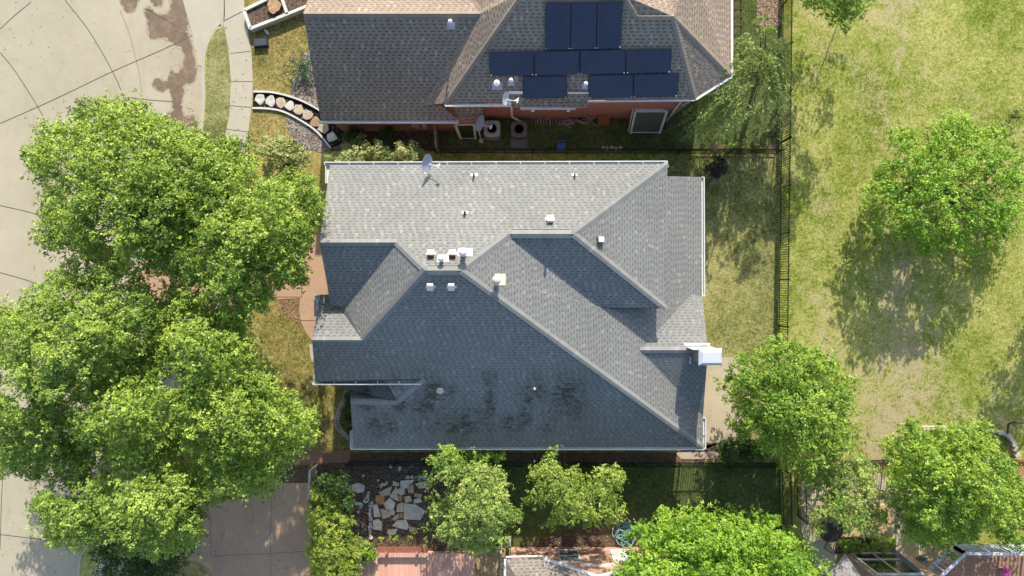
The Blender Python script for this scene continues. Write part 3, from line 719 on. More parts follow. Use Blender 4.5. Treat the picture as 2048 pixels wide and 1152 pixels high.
gm = MB(); a = P(1040,216,3.9); b = P(1152,216,3.9); gm.bar(a, b, 0.13, 0.12); gm.box(a+Vector((0.6,-0.09,-0.12)), (0.16,0.1,0.1)); gm.box(b+Vector((-0.35,-0.09,-0.12)), (0.16,0.1,0.1)); gm.build('fascia', M_white, nroof)
# walls
M_rb = brick('red_brick')
wm = MB(); wm.prism([(-8.95,8.28), (-1.6,8.28), (-1.6,16.2), (-8.95,16.2)], -0.05, 2.95); wm.build('wall', M_rb, nh)
wm = MB(); wm.prism([(-1.62,8.95), (8.3,8.95), (9.85,10.1), (9.85,19), (-1.62,19)], -0.05, 3.85); wm.build('wall', M_rb, nh)
gm = MB(); gable_prism(gm, [(-8.93, 8.3, 2.96), (-8.93, r1a.y, r1a.z-0.3), (-8.93, 15.9, 2.96)], (0.12, 0, 0)); gm.build('gable', M_sid, nh)
# downspouts
dm = MB(); a = P(1366,199,3.95); dm.tube([a, P(1362,203,3.6), P(1337,236,0.35), P(1333,242,0.1)], 0.055, 6); dm.build('downspout', M_gutter, nh)
dm = MB(); dm.tube([P(1022,208,3.9), P(1023,216,3.4), P(1024,234,1.3), P(1038,241,0.5), P(1050,247,0.1)], 0.05, 6); dm.build('downspout', M_gutter, nh)
dm = MB(); dm.tube([P(1382,199,3.9), P(1376,204,3.3), P(1363,212,2.5)], 0.04, 6); dm.build('downspout', M_gutter, nh)
for x, y, z in ((828,252,1.6),(836,256,1.3),(849,252,1.6),(850,256,1.2)):
    m = MB(); c = P(x, y, z); m.box((c.x, 8.20, z), (0.22, 0.16, 0.3)); m.build('meter_box', plain('box_grey', (0.34,0.31,0.27), 0.6), nh)
for x, z in ((0.0, 1.9), (0.55, 1.9)):
    m = MB(); m.box((x, 8.90, z), (0.12, 0.1, 0.14)); m.build('wall_vent', plain('box_grey', (0.34,0.31,0.27), 0.6), nh)
def pipe_n(px, py, pl, h, r, fl=(0.36,0.3)):
    c = PL(px, py, pl); R = Matrix.Rotation(math.atan(pl[2]), 3, 'X')
    m = MB(); m.box(c+R@Vector((0, -0.02, 0.012)), (fl[0], fl[1], 0.015), R=R); v = m.build('vent_pipe', plain('vent_lilac', (0.46,0.46,0.56), 0.5), nroof)
    m = MB(); m.tube([c, c+Vector((0, 0, h))], r, 12); m.lathe([(r*1.6, -0.08), (r*1.6, 0), (0.001, 0.05)], c+Vector((0, 0, h)), 12); m.build('pipe', M_white, v)
pipe_n(902, 50, qS, 0.45, 0.06); pipe_n(994, 172, q2, 0.5, 0.09, (0.46,0.3)); pipe_n(1022, 165, q2, 0.4, 0.06, (0.3,0.26)); pipe_n(1170, 172, q2, 0.4, 0.06, (0.3,0.26))
# solar panels: thing each
M_sol, _nt, _b = new_mat('solar_cell'); _N = NB(_nt); _uv = _N.n.new('ShaderNodeUVMap'); _uv.uv_map = 'UVMap'
_x, _y, _z = _N.sep(_uv.outputs[0]); _lx = _N.math('LESS_THAN', _N.math('FRACT', _N.math('DIVIDE', _x, 0.158)), 0.07); _ly = _N.math('LESS_THAN', _N.math('FRACT', _N.math('DIVIDE', _y, 0.158)), 0.07)
_t = _N.white(_N.comb(_N.math('FLOOR', _N.math('DIVIDE', _x, 0.158)), _N.math('FLOOR', _N.math('DIVIDE', _y, 0.158))))
_du = _N.noise(_N.pos(), 0.8, 4, 0.7)
_c = _N.mix(_N.math('MULTIPLY', _N.math('MAXIMUM', _lx, _ly), 0.45), _N.mix(_t, (0.018, 0.025, 0.058), (0.023, 0.032, 0.07)), (0.05, 0.06, 0.10))
_N.l.new(_N.mix(_N.math('MULTIPLY', _du, 0.10), _c, (0.30, 0.28, 0.26)), _b.inputs['Base Color']); _b.inputs['Roughness'].default_value = 0.3; _b.inputs['Specular IOR Level'].default_value = 0.5
M_solf = plain('panel_frame', (0.02, 0.022, 0.03), 0.4)
pan = [((1091,5),(1142,5),(1140,100),(1090,100),'leftmost upright'), ((1143,5),(1194,4),(1192,99),(1141,100),'middle upright'), ((1195,4),(1246,3),(1241,97),(1193,99),'rightmost upright'),
       ((978,104),(1067,103),(1068,151),(980,152),'first from left in long row of four'), ((1068,103),(1159,101),(1159,149),(1069,151),'second from left in long row of four'), ((1160,101),(1251,99),(1251,147),(1160,149),'third from left in long row of four'), ((1252,99),(1344,97),(1341,145),(1252,147),'rightmost of long row of four'),
       ((1045,153),(1134,152),(1134,196),(1046,198),'lone one in the lowest row, below long row'), ((1177,151),(1267,149),(1266,195),(1177,197),'left one of lower pair near the eave'), ((1268,149),(1358,147),(1355,193),(1266,195),'right one of lower pair near the eave')]
nS = Vector((0, -.6, 1)).normalized()
for a, b, c, d, t in pan:
    q = [PL(*p, (q2[0]+0.12, 0, .6)) for p in (a, b, c, d)]; ctr = sum(q, Vector())/4
    q = [ctr + (p-ctr)*0.992 for p in q]
    e = empty('solar_panel', ctr, 'dark blue solar panel on neighbour roof, '+t, 'solar panel', 'solar panels on the brown roof')
    m = MB(); lo = [p-nS*0.04 for p in q]; m.face(q[::-1]); m.face(lo)
    for i in range(4): m.face([q[i], q[(i+1) % 4], lo[(i+1) % 4], lo[i]])
    m.build('frame', M_solf, e)
    m = MB(); m.face([ctr+(p-ctr)*0.975+nS*0.004 for p in q][::-1]); m.build('cell_sheet', M_sol, e)
    m = MB()
    for p in (q[2]*0.97+q[0]*0.03, q[3]*0.97+q[1]*0.03): m.box(p+nS*0.02, (0.04, 0.04, 0.03))
    m.build('clamp', plain('clamp_alu', (0.5,0.5,0.5), 0.4), e)
m = MB(); m.bar(PL(1016,184,q2)+nS*0.1, PL(1045,184,q2)+nS*0.1, 0.12, 0.05); tag(m.build('conduit_rail', M_gutter), 'short pale metal rail left of the lone solar panel', 'rail', 'exposed rails beside solar panels')
m = MB(); m.bar(PL(1135,185,q2)+nS*0.1, PL(1177,185,q2)+nS*0.1, 0.05, 0.05); tag(m.build('conduit_rail', M_gutter), 'thin pale metal rail joining lone solar panel to lower pair', 'rail', 'exposed rails beside solar panels')

# ================================================================ SOUTH NEIGHBOURS
def roof_simple(parent, faces, mat, name='roof', th=0.07):
    mb = MB()
    for f in faces:
        n = Vector((0, 0, 0))
        for k in range(len(f)): n += Vector(f[k]).cross(Vector(f[(k+1) % len(f)]))
        if n.z < 0: f = f[::-1]
        mb.face(f)
    o = mb.build(name, mat, parent); s = o.modifiers.new('thickness', 'SOLIDIFY'); s.thickness = th; s.offset = -1; return o
sh = empty('corner_house', P(1150, 1130, 0), 'pinkish brick house with white gutter at bottom edge centre', 'house')
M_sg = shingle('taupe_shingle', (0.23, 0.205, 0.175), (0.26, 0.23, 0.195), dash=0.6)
a = P(1012,1119,3); b = P(1088,1117,3); c = P(1196,1153,3); d = P(1245,1141,3); e_ = P(1312,1141,3)
R1 = Vector((a.x+1.4, a.y-2.0, 4.1)); R2 = Vector((b.x+0.3, b.y-2.0, 4.1)); R0 = Vector((a.x+1.4, -25, 4.1))
sroof = roof_simple(sh, [[a, b, R2, R1], [a, R1, R0, Vector((a.x, -25, 3))], [b, c, R2], [c, d, Vector((d.x, -18, 5.3)), Vector((R2.x, -18, 5.0)), R2], [d, e_, Vector((e_.x, -18, 5.3)), Vector((d.x, -18, 5.3))], [R1, R2, Vector((R2.x, -18, 5.0)), Vector((R1.x, -18, 4.6))]], M_sg)
gm = MB(); gutter(gm, a, b, (0, 1, 0), w=0.1); gm.build('gutter', M_gutter, sroof)
gm = MB(); gm.bar(b, c, 0.12, 0.12); gm.bar(c, d, 0.12, 0.12); gm.bar(a+Vector((-.05,0,0)), (a.x-.05, -20, 3), 0.1, 0.12); gm.build('fascia', M_gutter, sroof)
M_pb = brick('pink_brick', (0.50, 0.27, 0.19), (0.42, 0.20, 0.13), (0.5, 0.42, 0.35))
yw = P(0,1094,0).y
wm = MB(); wm.prism([(P(1022,0,0).x, yw), (P(1292,0,0).x, yw), (P(1292,0,0).x, -25), (P(1022,0,0).x, -25)], -0.05, 2.85); wm.build('wall', M_pb, sh)
window(sh, (P(1136,0,1.2).x+0.05, yw+0.03, 1.25), 1.0, 1.5, (0, 1, 0), plain('pale_glass', (0.12,0.14,0.16), 0.1, var=0.4, scale=2, spec=0.9))
window(sh, (P(1244,0,1.2).x, yw+0.03, 1.25), 1.0, 1.5, (0, 1, 0), plain('blind_glass', (0.5,0.52,0.52), 0.3, spec=0.6))
m = MB(); m.bar((P(1160,0,2.3).x, yw+0.05, 2.45), (P(1232,0,2.3).x, yw+0.05, 2.45), 0.1, 0.08); m.build('trim', M_white, sh)
# right house with sunroom windows
rh = empty('sunroom_house', P(1760, 1140, 0), 'brick and glass corner of a house at bottom right beside grey railing', 'house')
M_rbk = brick('mixed_brick', (0.55, 0.40, 0.29), (0.42, 0.28, 0.20))
wm = MB()
y0 = P(0,1106,0).y
wm.prism([(P(1690,0,0).x, y0), (P(1812,0,0).x, y0), (P(1812,0,0).x, -24), (P(1690,0,0).x, -24)], -0.05, 2.9); wm.build('wall', M_rbk, rh)
wx0, wx1 = P(1704,0,0.3).x, P(1790,0,0.3).x
fm = MB(); gl = MB()
for x in (wx0, (wx0+wx1)/2, wx1): fm.box((x, y0+0.04, 1.45), (0.09, 0.1, 2.6))
for z in (0.15, 1.0, 2.75): fm.box(((wx0+wx1)/2, y0+0.05, z), (wx1-wx0, 0.09, 0.06))
fr = fm.build('window', M_white, rh)
gl.box(((wx0+wx1)/2, y0+0.02, 1.45), (wx1-wx0-0.05, 0.03, 2.6)); gl.build('pane', plain('green_glass', (0.035,0.05,0.018), 0.12, var=0.6, scale=1.2, spec=0.9), fr)
m = MB(); m.bar(P(1787,1102,1.6), P(1848,1152,2.6), 0.22, 0.12); m.build('handrail', plain('grey_paint', (0.17,0.175,0.18), 0.6), rh)
roof_simple(rh, [[P(1655,1152,2.9), P(1690,1108,2.9), P(1740,1175,2.95), P(1700,1230,3.3)]], plain('slate_mix', (0.30,0.27,0.24), 0.8, var=0.4, scale=8), 'awning')
# ================================================================ VEGETATION
def in_poly(x, y, poly):
    px = np.array([p[0] for p in poly]); py = np.array([p[1] for p in poly]); n = len(poly)
    ins = np.zeros(x.shape, bool); j = n-1
    for i in range(n):
        c = ((py[i] > y) != (py[j] > y)) & (x < (px[j]-px[i])*(y-py[i])/(py[j]-py[i]+1e-12)+px[i])
        ins ^= c; j = i
    return ins
def edge_dist(x, y, poly):
    d = np.full(x.shape, 1e9); n = len(poly)
    for i in range(n):
        ax, ay = poly[i]; bx, by = poly[(i+1) % n]; vx, vy = bx-ax, by-ay
        t = np.clip(((x-ax)*vx+(y-ay)*vy)/(vx*vx+vy*vy+1e-9), 0, 1)
        d = np.minimum(d, np.hypot(x-ax-t*vx, y-ay-t*vy))
    return d
def leaf_mesh(name, cen, nrm, size, tint, mat, parent, asp=0.62, curl=0.25, rng=None, tdir=None):
    """one quad (two bent triangles) per leaf"""
    n = len(cen)
    t = rng.normal(size=(n, 3)) if tdir is None else tdir + rng.normal(size=(n, 3))*0.35; t -= (t*nrm).sum(1, keepdims=True)*nrm; t /= np.linalg.norm(t, axis=1, keepdims=True)+1e-9
    b = np.cross(nrm, t); s = size[:, None]
    v = np.empty((n, 4, 3))
    v[:, 0] = cen - t*s*0.5; v[:, 1] = cen + b*s*asp*0.5 + nrm*s*curl*0.5*rng.uniform(-1, 1, (n, 1)); v[:, 2] = cen + t*s*0.5; v[:, 3] = cen - b*s*asp*0.5 + nrm*s*curl*0.5*rng.uniform(-1, 1, (n, 1))
    org = np.array(parent.matrix_basis.translation) if parent else np.zeros(3)
    v = (v - org).reshape(-1, 3)
    me = bpy.data.meshes.new(name); me.vertices.add(4*n); me.vertices.foreach_set('co', v.ravel().astype(np.float32))
    me.loops.add(4*n); me.loops.foreach_set('vertex_index', np.arange(4*n, dtype=np.int32))
    me.polygons.add(n); me.polygons.foreach_set('loop_start', np.arange(0, 4*n, 4, dtype=np.int32)); me.polygons.foreach_set('loop_total', np.full(n, 4, dtype=np.int32))
    at = me.attributes.new('tint', 'FLOAT', 'FACE'); at.data.foreach_set('value', np.clip(tint, 0, 1).astype(np.float32))
    me.materials.append(mat); me.update(calc_edges=True); me.validate()
    o = bpy.data.objects.new(name, me); COL.objects.link(o)
    if parent: o.parent = parent
    return o
SUNV = np.array(sun_dir)
def unit(v): return v/(np.linalg.norm(v, axis=-1, keepdims=True)+1e-9)
def tree(name, label, cat, outline, trunk, zlo, ztop, mat, seed, spacing=15, rc=0.50, nl=200, ls=0.108, holes=0.0, group=None,
         under=0.75, trunk_r=0.16, limbs=10, flat=0.7, crown_name='crown', tz=0.0, lump=1.0, gaps=(), upb=0.6, bough=2.3):
    """crown grown from leafy twigs; the outline is the crown's silhouette, lifted to its real height"""
    rng = np.random.default_rng(seed); rnd = random.Random(seed)
    root = empty(name, P(trunk[0], trunk[1], tz), label, cat, group)
    ol = [tuple(p) for p in spline([(x, y) for x, y in outline], 3)]
    xs = [p[0] for p in ol]; ys = [p[1] for p in ol]
    # candidate twig positions by dart throwing
    pts = []
    N = int((max(xs)-min(xs))*(max(ys)-min(ys))/(spacing*spacing)*4)
    X = rng.uniform(min(xs), max(xs), N); Y = rng.uniform(min(ys), max(ys), N)
    k = in_poly(X, Y, ol); X, Y = X[k], Y[k]; dd = edge_dist(X, Y, ol); R = max(dd.max(), 1)
    k = dd > spacing*0.35; X, Y, dd = X[k], Y[k], dd[k]
    cell = {}; keep = []
    for i in range(len(X)):
        c = (int(X[i]/spacing), int(Y[i]/spacing)); ok = True
        for a in (-1, 0, 1):
            for b in (-1, 0, 1):
                for j in cell.get((c[0]+a, c[1]+b), ()):
                    if (X[i]-X[j])**2+(Y[i]-Y[j])**2 < (spacing*0.8)**2: ok = False
        if ok: keep.append(i); cell.setdefault(c, []).append(i)
    X, Y, dd = X[keep], Y[keep], dd[keep]
    # boughs: large lumps that lift some parts and drop others
    br = spacing*bough; bi = []
    for i in rng.permutation(len(X)):
        if all((X[i]-X[j])**2+(Y[i]-Y[j])**2 > (br*1.25)**2 for j in bi): bi.append(int(i))
    bi = np.array(bi)
    bx, by = X[bi], Y[bi]; bh = rng.uniform(-0.5, 1.0, len(bi))
    D = np.hypot(X[:, None]-bx[None], Y[:, None]-by[None]); near = D.argmin(1)
    bump = np.sqrt(np.clip(1-(D.min(1)/(br*1.25))**2, 0, 1))
    q = np.clip(dd/R, 0, 1); dome = np.sqrt(np.clip(1-(1-q)**2, 0, 1))
    Z = zlo + (ztop-zlo)*dome*0.80 + lump*(1.7*bump-0.9) + lump*0.65*bh[near]*np.clip(q*3, 0, 1)
    Z = np.maximum(Z, zlo*0.8)
    valley = D.min(1)/br
    keep = (valley < 0.80) | ((valley < 1.05) & (rng.random(len(X)) > 0.35)) | (rng.random(len(X)) > 0.75)
    keep &= (dd > spacing*1.5) | (valley < 0.85) | (rng.random(len(X)) > 0.55)
    Z = Z + rng.normal(0, 0.22, len(Z))*min(1.0, lump)
    if holes: keep &= rng.random(len(X)) > holes
    for gx, gy, gr in gaps: keep &= (np.hypot(X-gx, Y-gy) > gr*(0.9+0.5*rng.random(len(X))))
    X, Y, Z, q, near = X[keep], Y[keep], Z[keep], q[keep], near[keep]
    # an under layer of twigs deeper in the crown
    m = rng.random(len(X)) < under
    X2, Y2 = X[m]+rng.normal(0, spacing*0.4, m.sum()), Y[m]+rng.normal(0, spacing*0.4, m.sum()); Z2 = zlo+(Z[m]-zlo)*rng.uniform(0.05, 0.6, m.sum())-0.2
    XX = np.concatenate([X, X2]); YY = np.concatenate([Y, Y2]); ZZ = np.concatenate([Z, Z2]); nn = np.concatenate([near, near[m]])
    kz = (CAM_H-ZZ)/F
    C = np.stack([(XX-1024)*kz, (576-YY)*kz, ZZ], 1)
    M = len(C); btint = rng.uniform(0.25, 0.65, len(bi)); ct = btint[nn] + rng.normal(0, 0.13, M)
    rad = rc*rng.uniform(0.7, 1.3, M)
    # leaves sit in small rosettes on sprigs that reach out of each twig
    per = 7
    ridx = np.repeat(np.arange(M), np.maximum(2, (nl/per*rng.uniform(0.5, 1.35, M))).astype(int)); m_ = len(ridx)
    dv = unit(rng.normal(size=(m_, 3))); dv[:, 2] = np.abs(dv[:, 2])*np.where(rng.random(m_) < 0.8, 1, -1)
    sprig = unit(rng.normal(size=(M, 5, 3))*np.array([1, 1, 0.6])); sp = sprig[ridx, rng.integers(0, 5, m_)]
    rr = rng.uniform(0.35, 1.1, m_)**0.7
    off = dv*rr[:, None]*0.55 + sp*(rng.random((m_, 1))**0.7)*1.25*rng.uniform(0.45, 1.2, M)[ridx][:, None]
    off[:, 2] *= flat
    rc_ = C[ridx] + off*rad[ridx][:, None]
    rn = unit(dv*0.8 + rng.normal(size=(m_, 3))*0.55 + np.array([0, 0, upb]) + SUNV*0.45)
    rt = ct[ridx] + rng.normal(0, 0.17, m_)
    idx = np.repeat(np.arange(m_), per); n = len(idx)
    g_ = rng.normal(size=(n, 3)); g_ -= (g_*rn[idx]).sum(1, keepdims=True)*rn[idx]*0.6
    cen = rc_[idx] + g_*ls*0.52
    nr = unit(rn[idx] + unit(g_)*0.35 + rng.normal(size=(n, 3))*0.28)
    tint = rt[idx] + rng.normal(0, 0.09, n)
    size = ls*rng.uniform(0.7, 1.25, n)
    leaf_mesh(crown_name, cen, nr, size, tint, mat, root, rng=rng)
    # trunk and limbs
    base = Vector(P(trunk[0], trunk[1], tz)); tb = MB(); ctr = Vector(C.mean(0)); fork = base.lerp(ctr, 0.55); fork.z = tz + (zlo-tz)*0.75
    tb.tube([base, base.lerp(fork, 0.5)+Vector((rnd.uniform(-.1, .1), rnd.uniform(-.1, .1), 0)), fork], [trunk_r*1.35, trunk_r, trunk_r*0.85], 9)
    sel = rng.choice(M, min(limbs*3, M), replace=False)
    for i, s in enumerate(sel):
        e = Vector(C[s]); e.z -= 0.35; mid = fork.lerp(e, 0.5)+Vector((rnd.uniform(-.3, .3), rnd.uniform(-.3, .3), rnd.uniform(0, .5)))
        r0 = trunk_r*(0.40 if i < limbs else 0.18)
        tb.tube([fork, fork.lerp(mid, 0.5)+Vector((0, 0, .15)), mid, e], [r0, r0*0.75, r0*0.5, 0.015], 6)
    tb.build('trunk', M_bark, root, smooth=True)
    return root
L_oak = leafmat('oak_leaf', (0.09, 0.18, 0.018), (0.44, 0.56, 0.085))
L_oak2 = leafmat('street_oak_leaf', (0.095,0.18,0.02), (0.42,0.54,0.095))
L_bright = leafmat('bright_leaf', (0.12, 0.26, 0.018), (0.34, 0.5, 0.05))
L_maple = leafmat('maple_leaf', (0.095, 0.2, 0.018), (0.37, 0.5, 0.06))
L_pale = leafmat('pale_leaf', (0.15,0.24,0.025), (0.43,0.53,0.10))
L_crape = leafmat('crape_leaf', (0.1, 0.21, 0.025), (0.47, 0.54, 0.14))
L_hedge = leafmat('hedge_leaf', (0.12, 0.21, 0.018), (0.46, 0.53, 0.09), 0.2)
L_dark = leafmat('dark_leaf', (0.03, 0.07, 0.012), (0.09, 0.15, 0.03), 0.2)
L_shrub = leafmat('variegated_leaf', (0.12, 0.17, 0.03), (0.5, 0.52, 0.2), 0.2)
L_willow = leafmat('willow_leaf', (0.13, 0.2, 0.04), (0.38, 0.46, 0.13))
G = 'broadleaf trees shading the street'
tree('oak_tree', 'green oak nearest the street stain, leftmost crown above the concrete street', 'tree',
     [(62,262),(100,240),(118,222),(150,210),(200,203),(262,202),(300,230),(330,252),(372,262),(400,285),(420,330),(430,400),(400,470),(350,510),(300,545),(250,560),(225,530),(180,520),(150,500),(100,495),(72,470),(95,430),(75,395),(95,365),(60,340)],
     (350,420), 5.0, 9.0, L_oak, 11, group=G, gaps=[(150,395,16),(210,455,14),(215,372,12)], trunk_r=0.2)
tree('oak_tree', 'broad yellow-green oak beside the grey house, its crown reaching the west gable', 'tree',
     [(330,262),(372,270),(420,268),(470,280),(520,345),(560,360),(610,345),(640,370),(646,420),(640,480),(610,500),(625,555),(570,580),(540,605),(510,650),(470,670),(420,665),(380,660),(345,610),(330,560),(300,540),(290,500),(350,470),(300,420),(280,360),(300,300)],
     (455,420), 5.4, 9.2, L_oak, 12, group=G, gaps=[(345,470,18),(375,325,14),(345,555,14),(560,470,10)], trunk_r=0.2)
tree('oak_tree', 'oak at left picture edge, hanging over the street', 'tree',
     [(-30,640),(0,620),(60,590),(95,560),(140,530),(200,520),(250,560),(300,570),(335,620),(350,680),(300,720),(260,740),(220,780),(200,800),(160,790),(130,830),(150,880),(110,900),(60,890),(30,860),(0,850),(-40,830)],
     (215,690), 4.8, 8.8, L_oak2, 13, group=G, gaps=[(45,795,18),(125,590,12),(20,740,14)], trunk_r=0.2)
tree('oak_tree', 'big dense oak in middle of lower left canopy, west of the front lawn', 'tree',
     [(330,650),(370,620),(440,625),(490,655),(515,700),(520,720),(560,760),(590,800),(625,830),(628,880),(600,900),(560,940),(500,960),(440,950),(400,930),(350,910),(300,930),(240,930),(200,900),(150,880),(140,830),(170,790),(205,760),(250,740),(300,720)],
     (360,830), 5.5, 9.4, L_oak, 14, group=G, gaps=[(335,700,14),(360,755,12)], trunk_r=0.22)
tree('oak_tree', 'pale green oak at bottom left over the kerb corner and brown driveway', 'tree',
     [(180,960),(240,930),(330,925),(400,935),(460,925),(540,940),(560,930),(540,980),(500,1000),(440,1005),(400,1010),(405,1050),(390,1090),(345,1100),(320,1110),(250,1105),(200,1080),(150,1100),(90,1060),(60,1020),(80,980),(130,990)],
     (300,1000), 4.6, 8.6, L_oak2, 15, group=G, gaps=[(160,985,16)], trunk_r=0.2)
tree('oak_tree', 'narrow lower oak crown between the street edge and the bottom left kerb', 'tree',
     [(-20,860),(30,830),(90,810),(140,830),(165,880),(200,920),(185,965),(130,975),(90,960),(50,950),(10,950),(-30,930)],
     (150,900), 3.0, 6.8, L_oak2, 16, group=G, trunk_r=0.15, gaps=[(150,985,10)])
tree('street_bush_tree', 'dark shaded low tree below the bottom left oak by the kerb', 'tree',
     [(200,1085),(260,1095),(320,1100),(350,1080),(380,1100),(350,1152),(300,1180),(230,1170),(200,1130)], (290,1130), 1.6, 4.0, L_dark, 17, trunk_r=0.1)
tree('park_tree', 'round bright green tree standing alone on the park grass', 'tree',
     [(1735,390),(1750,345),(1765,300),(1790,260),(1830,258),(1860,235),(1915,225),(1950,262),(1985,250),(2025,290),(2050,300),(2050,340),(2040,400),(2045,440),(2010,470),(2005,515),(1970,490),(1930,510),(1880,518),(1835,505),(1800,490),(1770,470),(1745,440)],
     (1845,395), 1.1, 3.3, L_bright, 21, holes=0.05, gaps=[(1785,350,10),(1990,400,8),(1790,455,9)], under=0.5, nl=165, ls=0.112, spacing=15, lump=0.8, limbs=22)
tree('maple_tree', 'dense green tree over the iron fence corner, half shading the patio', 'tree',
     [(1452,752),(1475,722),(1500,705),(1530,690),(1545,675),(1590,690),(1640,700),(1670,735),(1700,775),(1710,830),(1712,880),(1690,905),(1670,930),(1640,950),(1600,950),(1575,925),(1540,910),(1520,895),(1490,880),(1462,860),(1475,820),(1462,800),(1470,780)],
     (1565,790), 2.2, 6.2, L_maple, 22, gaps=[(1475,840,8)], ls=0.115)
tree('leaning_tree', 'small yellow-green tree leaning right below the iron fence corner', 'tree',
     [(1610,935),(1650,905),(1700,915),(1740,930),(1765,965),(1750,990),(1700,985),(1650,975),(1620,960)], (1640,960), 1.6, 3.2, L_crape, 23, trunk_r=0.07, under=0.2, holes=0.2)
tree('courtyard_tree', 'small olive tree above the round dark table on the stone patio', 'tree',
     [(1600,1040),(1615,1010),(1630,985),(1670,975),(1720,978),(1755,1000),(1770,1030),(1765,1055),(1730,1068),(1700,1072),(1660,1050),(1620,1055)], (1680,1010), 1.7, 3.6, L_crape, 24, trunk_r=0.08, holes=0.12, under=0.3)
tree('maple_tree', 'large bright green tree at lower right over the stone courtyard', 'tree',
     [(1768,895),(1790,875),(1820,850),(1850,860),(1890,870),(1910,850),(1960,845),(1985,870),(2010,900),(2030,950),(2060,1000),(2060,1060),(2040,1085),(1990,1090),(1950,1080),(1900,1095),(1850,1090),(1815,1060),(1790,1020),(1780,970),(1790,920)],
     (1900,970), 2.2, 6.4, L_maple, 25, gaps=[(1950,1000,12),(1955,1030,10)], ls=0.115)
tree('shade_tree', 'large light green tree at bottom edge over the brick corner house', 'tree',
     [(1265,1070),(1300,1050),(1330,1015),(1345,1030),(1390,1020),(1440,1035),(1475,1020),(1500,1045),(1540,1040),(1570,1065),(1600,1090),(1630,1120),(1640,1180),(1600,1260),(1450,1300),(1300,1260),(1245,1180),(1240,1130),(1270,1110)],
     (1430,1170), 2.4, 6.6, L_bright, 26, ls=0.115)
tree('cypress_tree', 'feathery pale yellow-green tree on the shaded lawn south of the grey house', 'tree',
     [(1060,940),(1085,925),(1105,893),(1122,925),(1155,930),(1165,955),(1185,945),(1205,925),(1235,930),(1262,955),(1245,985),(1225,990),(1255,1030),(1230,1050),(1190,1050),(1175,1062),(1150,1050),(1130,1045),(1085,1075),(1075,1068),(1110,1030),(1090,1010),(1045,1000),(1080,985),(1070,960)],
     (1160,1000), 1.6, 5.2, L_pale, 27, ls=0.085, nl=150, rc=0.36, spacing=12, under=0.7, holes=0.0, trunk_r=0.09, lump=0.8, limbs=22, upb=0.2)
tree('crape_myrtle', 'pale blossoming tree beside the flagstones and south wall of grey house', 'tree',
     [(855,935),(880,915),(930,905),(960,925),(1000,930),(1005,960),(1015,990),(1028,1040),(1010,1060),(995,1090),(960,1115),(930,1105),(895,1085),(870,1060),(868,1020),(880,1000),(855,985),(870,960)],
     (945,1010), 1.6, 5.0, L_crape, 28, ls=0.105, trunk_r=0.08, under=0.45)
tree('low_shrub', 'green shrub tight against south gutter of the grey house', 'shrub', [(862,906),(880,898),(930,896),(1000,905),(1000,916),(930,922),(870,918)], (935,908), 0.8, 2.6, L_maple, 29, rc=0.3, trunk_r=0.05, spacing=12)
tree('hedge', 'long clipped yellow-green hedge along the brown driveway', 'hedge',
     [(622,985),(640,975),(668,978),(680,1000),(700,1030),(712,1080),(718,1110),(710,1180),(700,1300),(618,1300),(616,1150),(618,1060)], (665,1100), 1.5, 2.2, L_hedge, 30, rc=0.3, nl=150, ls=0.085, spacing=10, lump=0.3, trunk_r=0.06, flat=0.6, crown_name='foliage')
tree('evergreen_shrub', 'darker green shrub at north end of the long hedge', 'shrub',
     [(630,975),(632,952),(655,945),(690,955),(700,985),(703,1020),(690,1030),(668,985)], (665,975), 1.2, 2.4, L_dark, 31, rc=0.3, ls=0.1, spacing=11, trunk_r=0.05, lump=0.4)
tree('low_shrub', 'small rounded shrub between hedge and reddish timber deck', 'shrub', [(705,1095),(725,1085),(740,1095),(752,1108),(740,1120),(712,1118)], (725,1100), 0.4, 1.0, L_maple, 32, rc=0.2, ls=0.09, spacing=8, trunk_r=0.03, lump=0.2)
tree('round_shrub', 'variegated round bush near the sidewalk below the gravel bed', 'shrub',
     [(520,300),(528,282),(555,274),(590,282),(612,300),(616,320),(600,335),(570,338),(545,335),(528,325)], (570,310), 0.8, 2.4, L_shrub, 33, rc=0.28, ls=0.10, spacing=10, trunk_r=0.06, lump=0.5)
tree('oleander_shrub', 'long grey-green shrub row squeezed between the two houses', 'shrub',
     [(662,318),(690,300),(700,278),(740,270),(790,285),(830,292),(835,310),(820,328),(740,330),(680,330)], (750,305), 1.0, 2.8, L_shrub, 34, rc=0.3, ls=0.11, spacing=12, trunk_r=0.06, holes=0.1)
tree('box_shrub', 'dark green clipped bush against brown house wall, near the mulch path', 'shrub', [(690,262),(708,252),(725,262),(722,290),(700,290)], (706,275), 0.5, 1.3, L_dark, 35, rc=0.22, ls=0.08, spacing=9, trunk_r=0.04, lump=0.2)
tree('box_shrub', 'dark green clipped bush against brown house wall, right of the pair', 'shrub', [(760,258),(788,256),(790,282),(762,285)], (775,270), 0.5, 1.3, L_dark, 36, rc=0.22, ls=0.08, spacing=9, trunk_r=0.04, lump=0.2)
tree('dark_bush', 'very dark bush at the northeast corner of the grey house', 'shrub', [(1418,322),(1440,315),(1457,325),(1455,345),(1435,354),(1418,344)], (1438,335), 0.5, 1.3, leafmat('black_leaf', (0.015, 0.02, 0.012), (0.05, 0.05, 0.03), 0.1), 37, rc=0.25, ls=0.09, spacing=9, trunk_r=0.04, lump=0.2)
tree('corner_shrub', 'dark shrub by the patio corner at the southeast of the grey house', 'shrub', [(1438,890),(1455,878),(1490,875),(1530,890),(1540,905),(1500,920),(1450,918)], (1490,898), 0.6, 1.6, L_dark, 38, rc=0.28, ls=0.1, spacing=10, trunk_r=0.05)
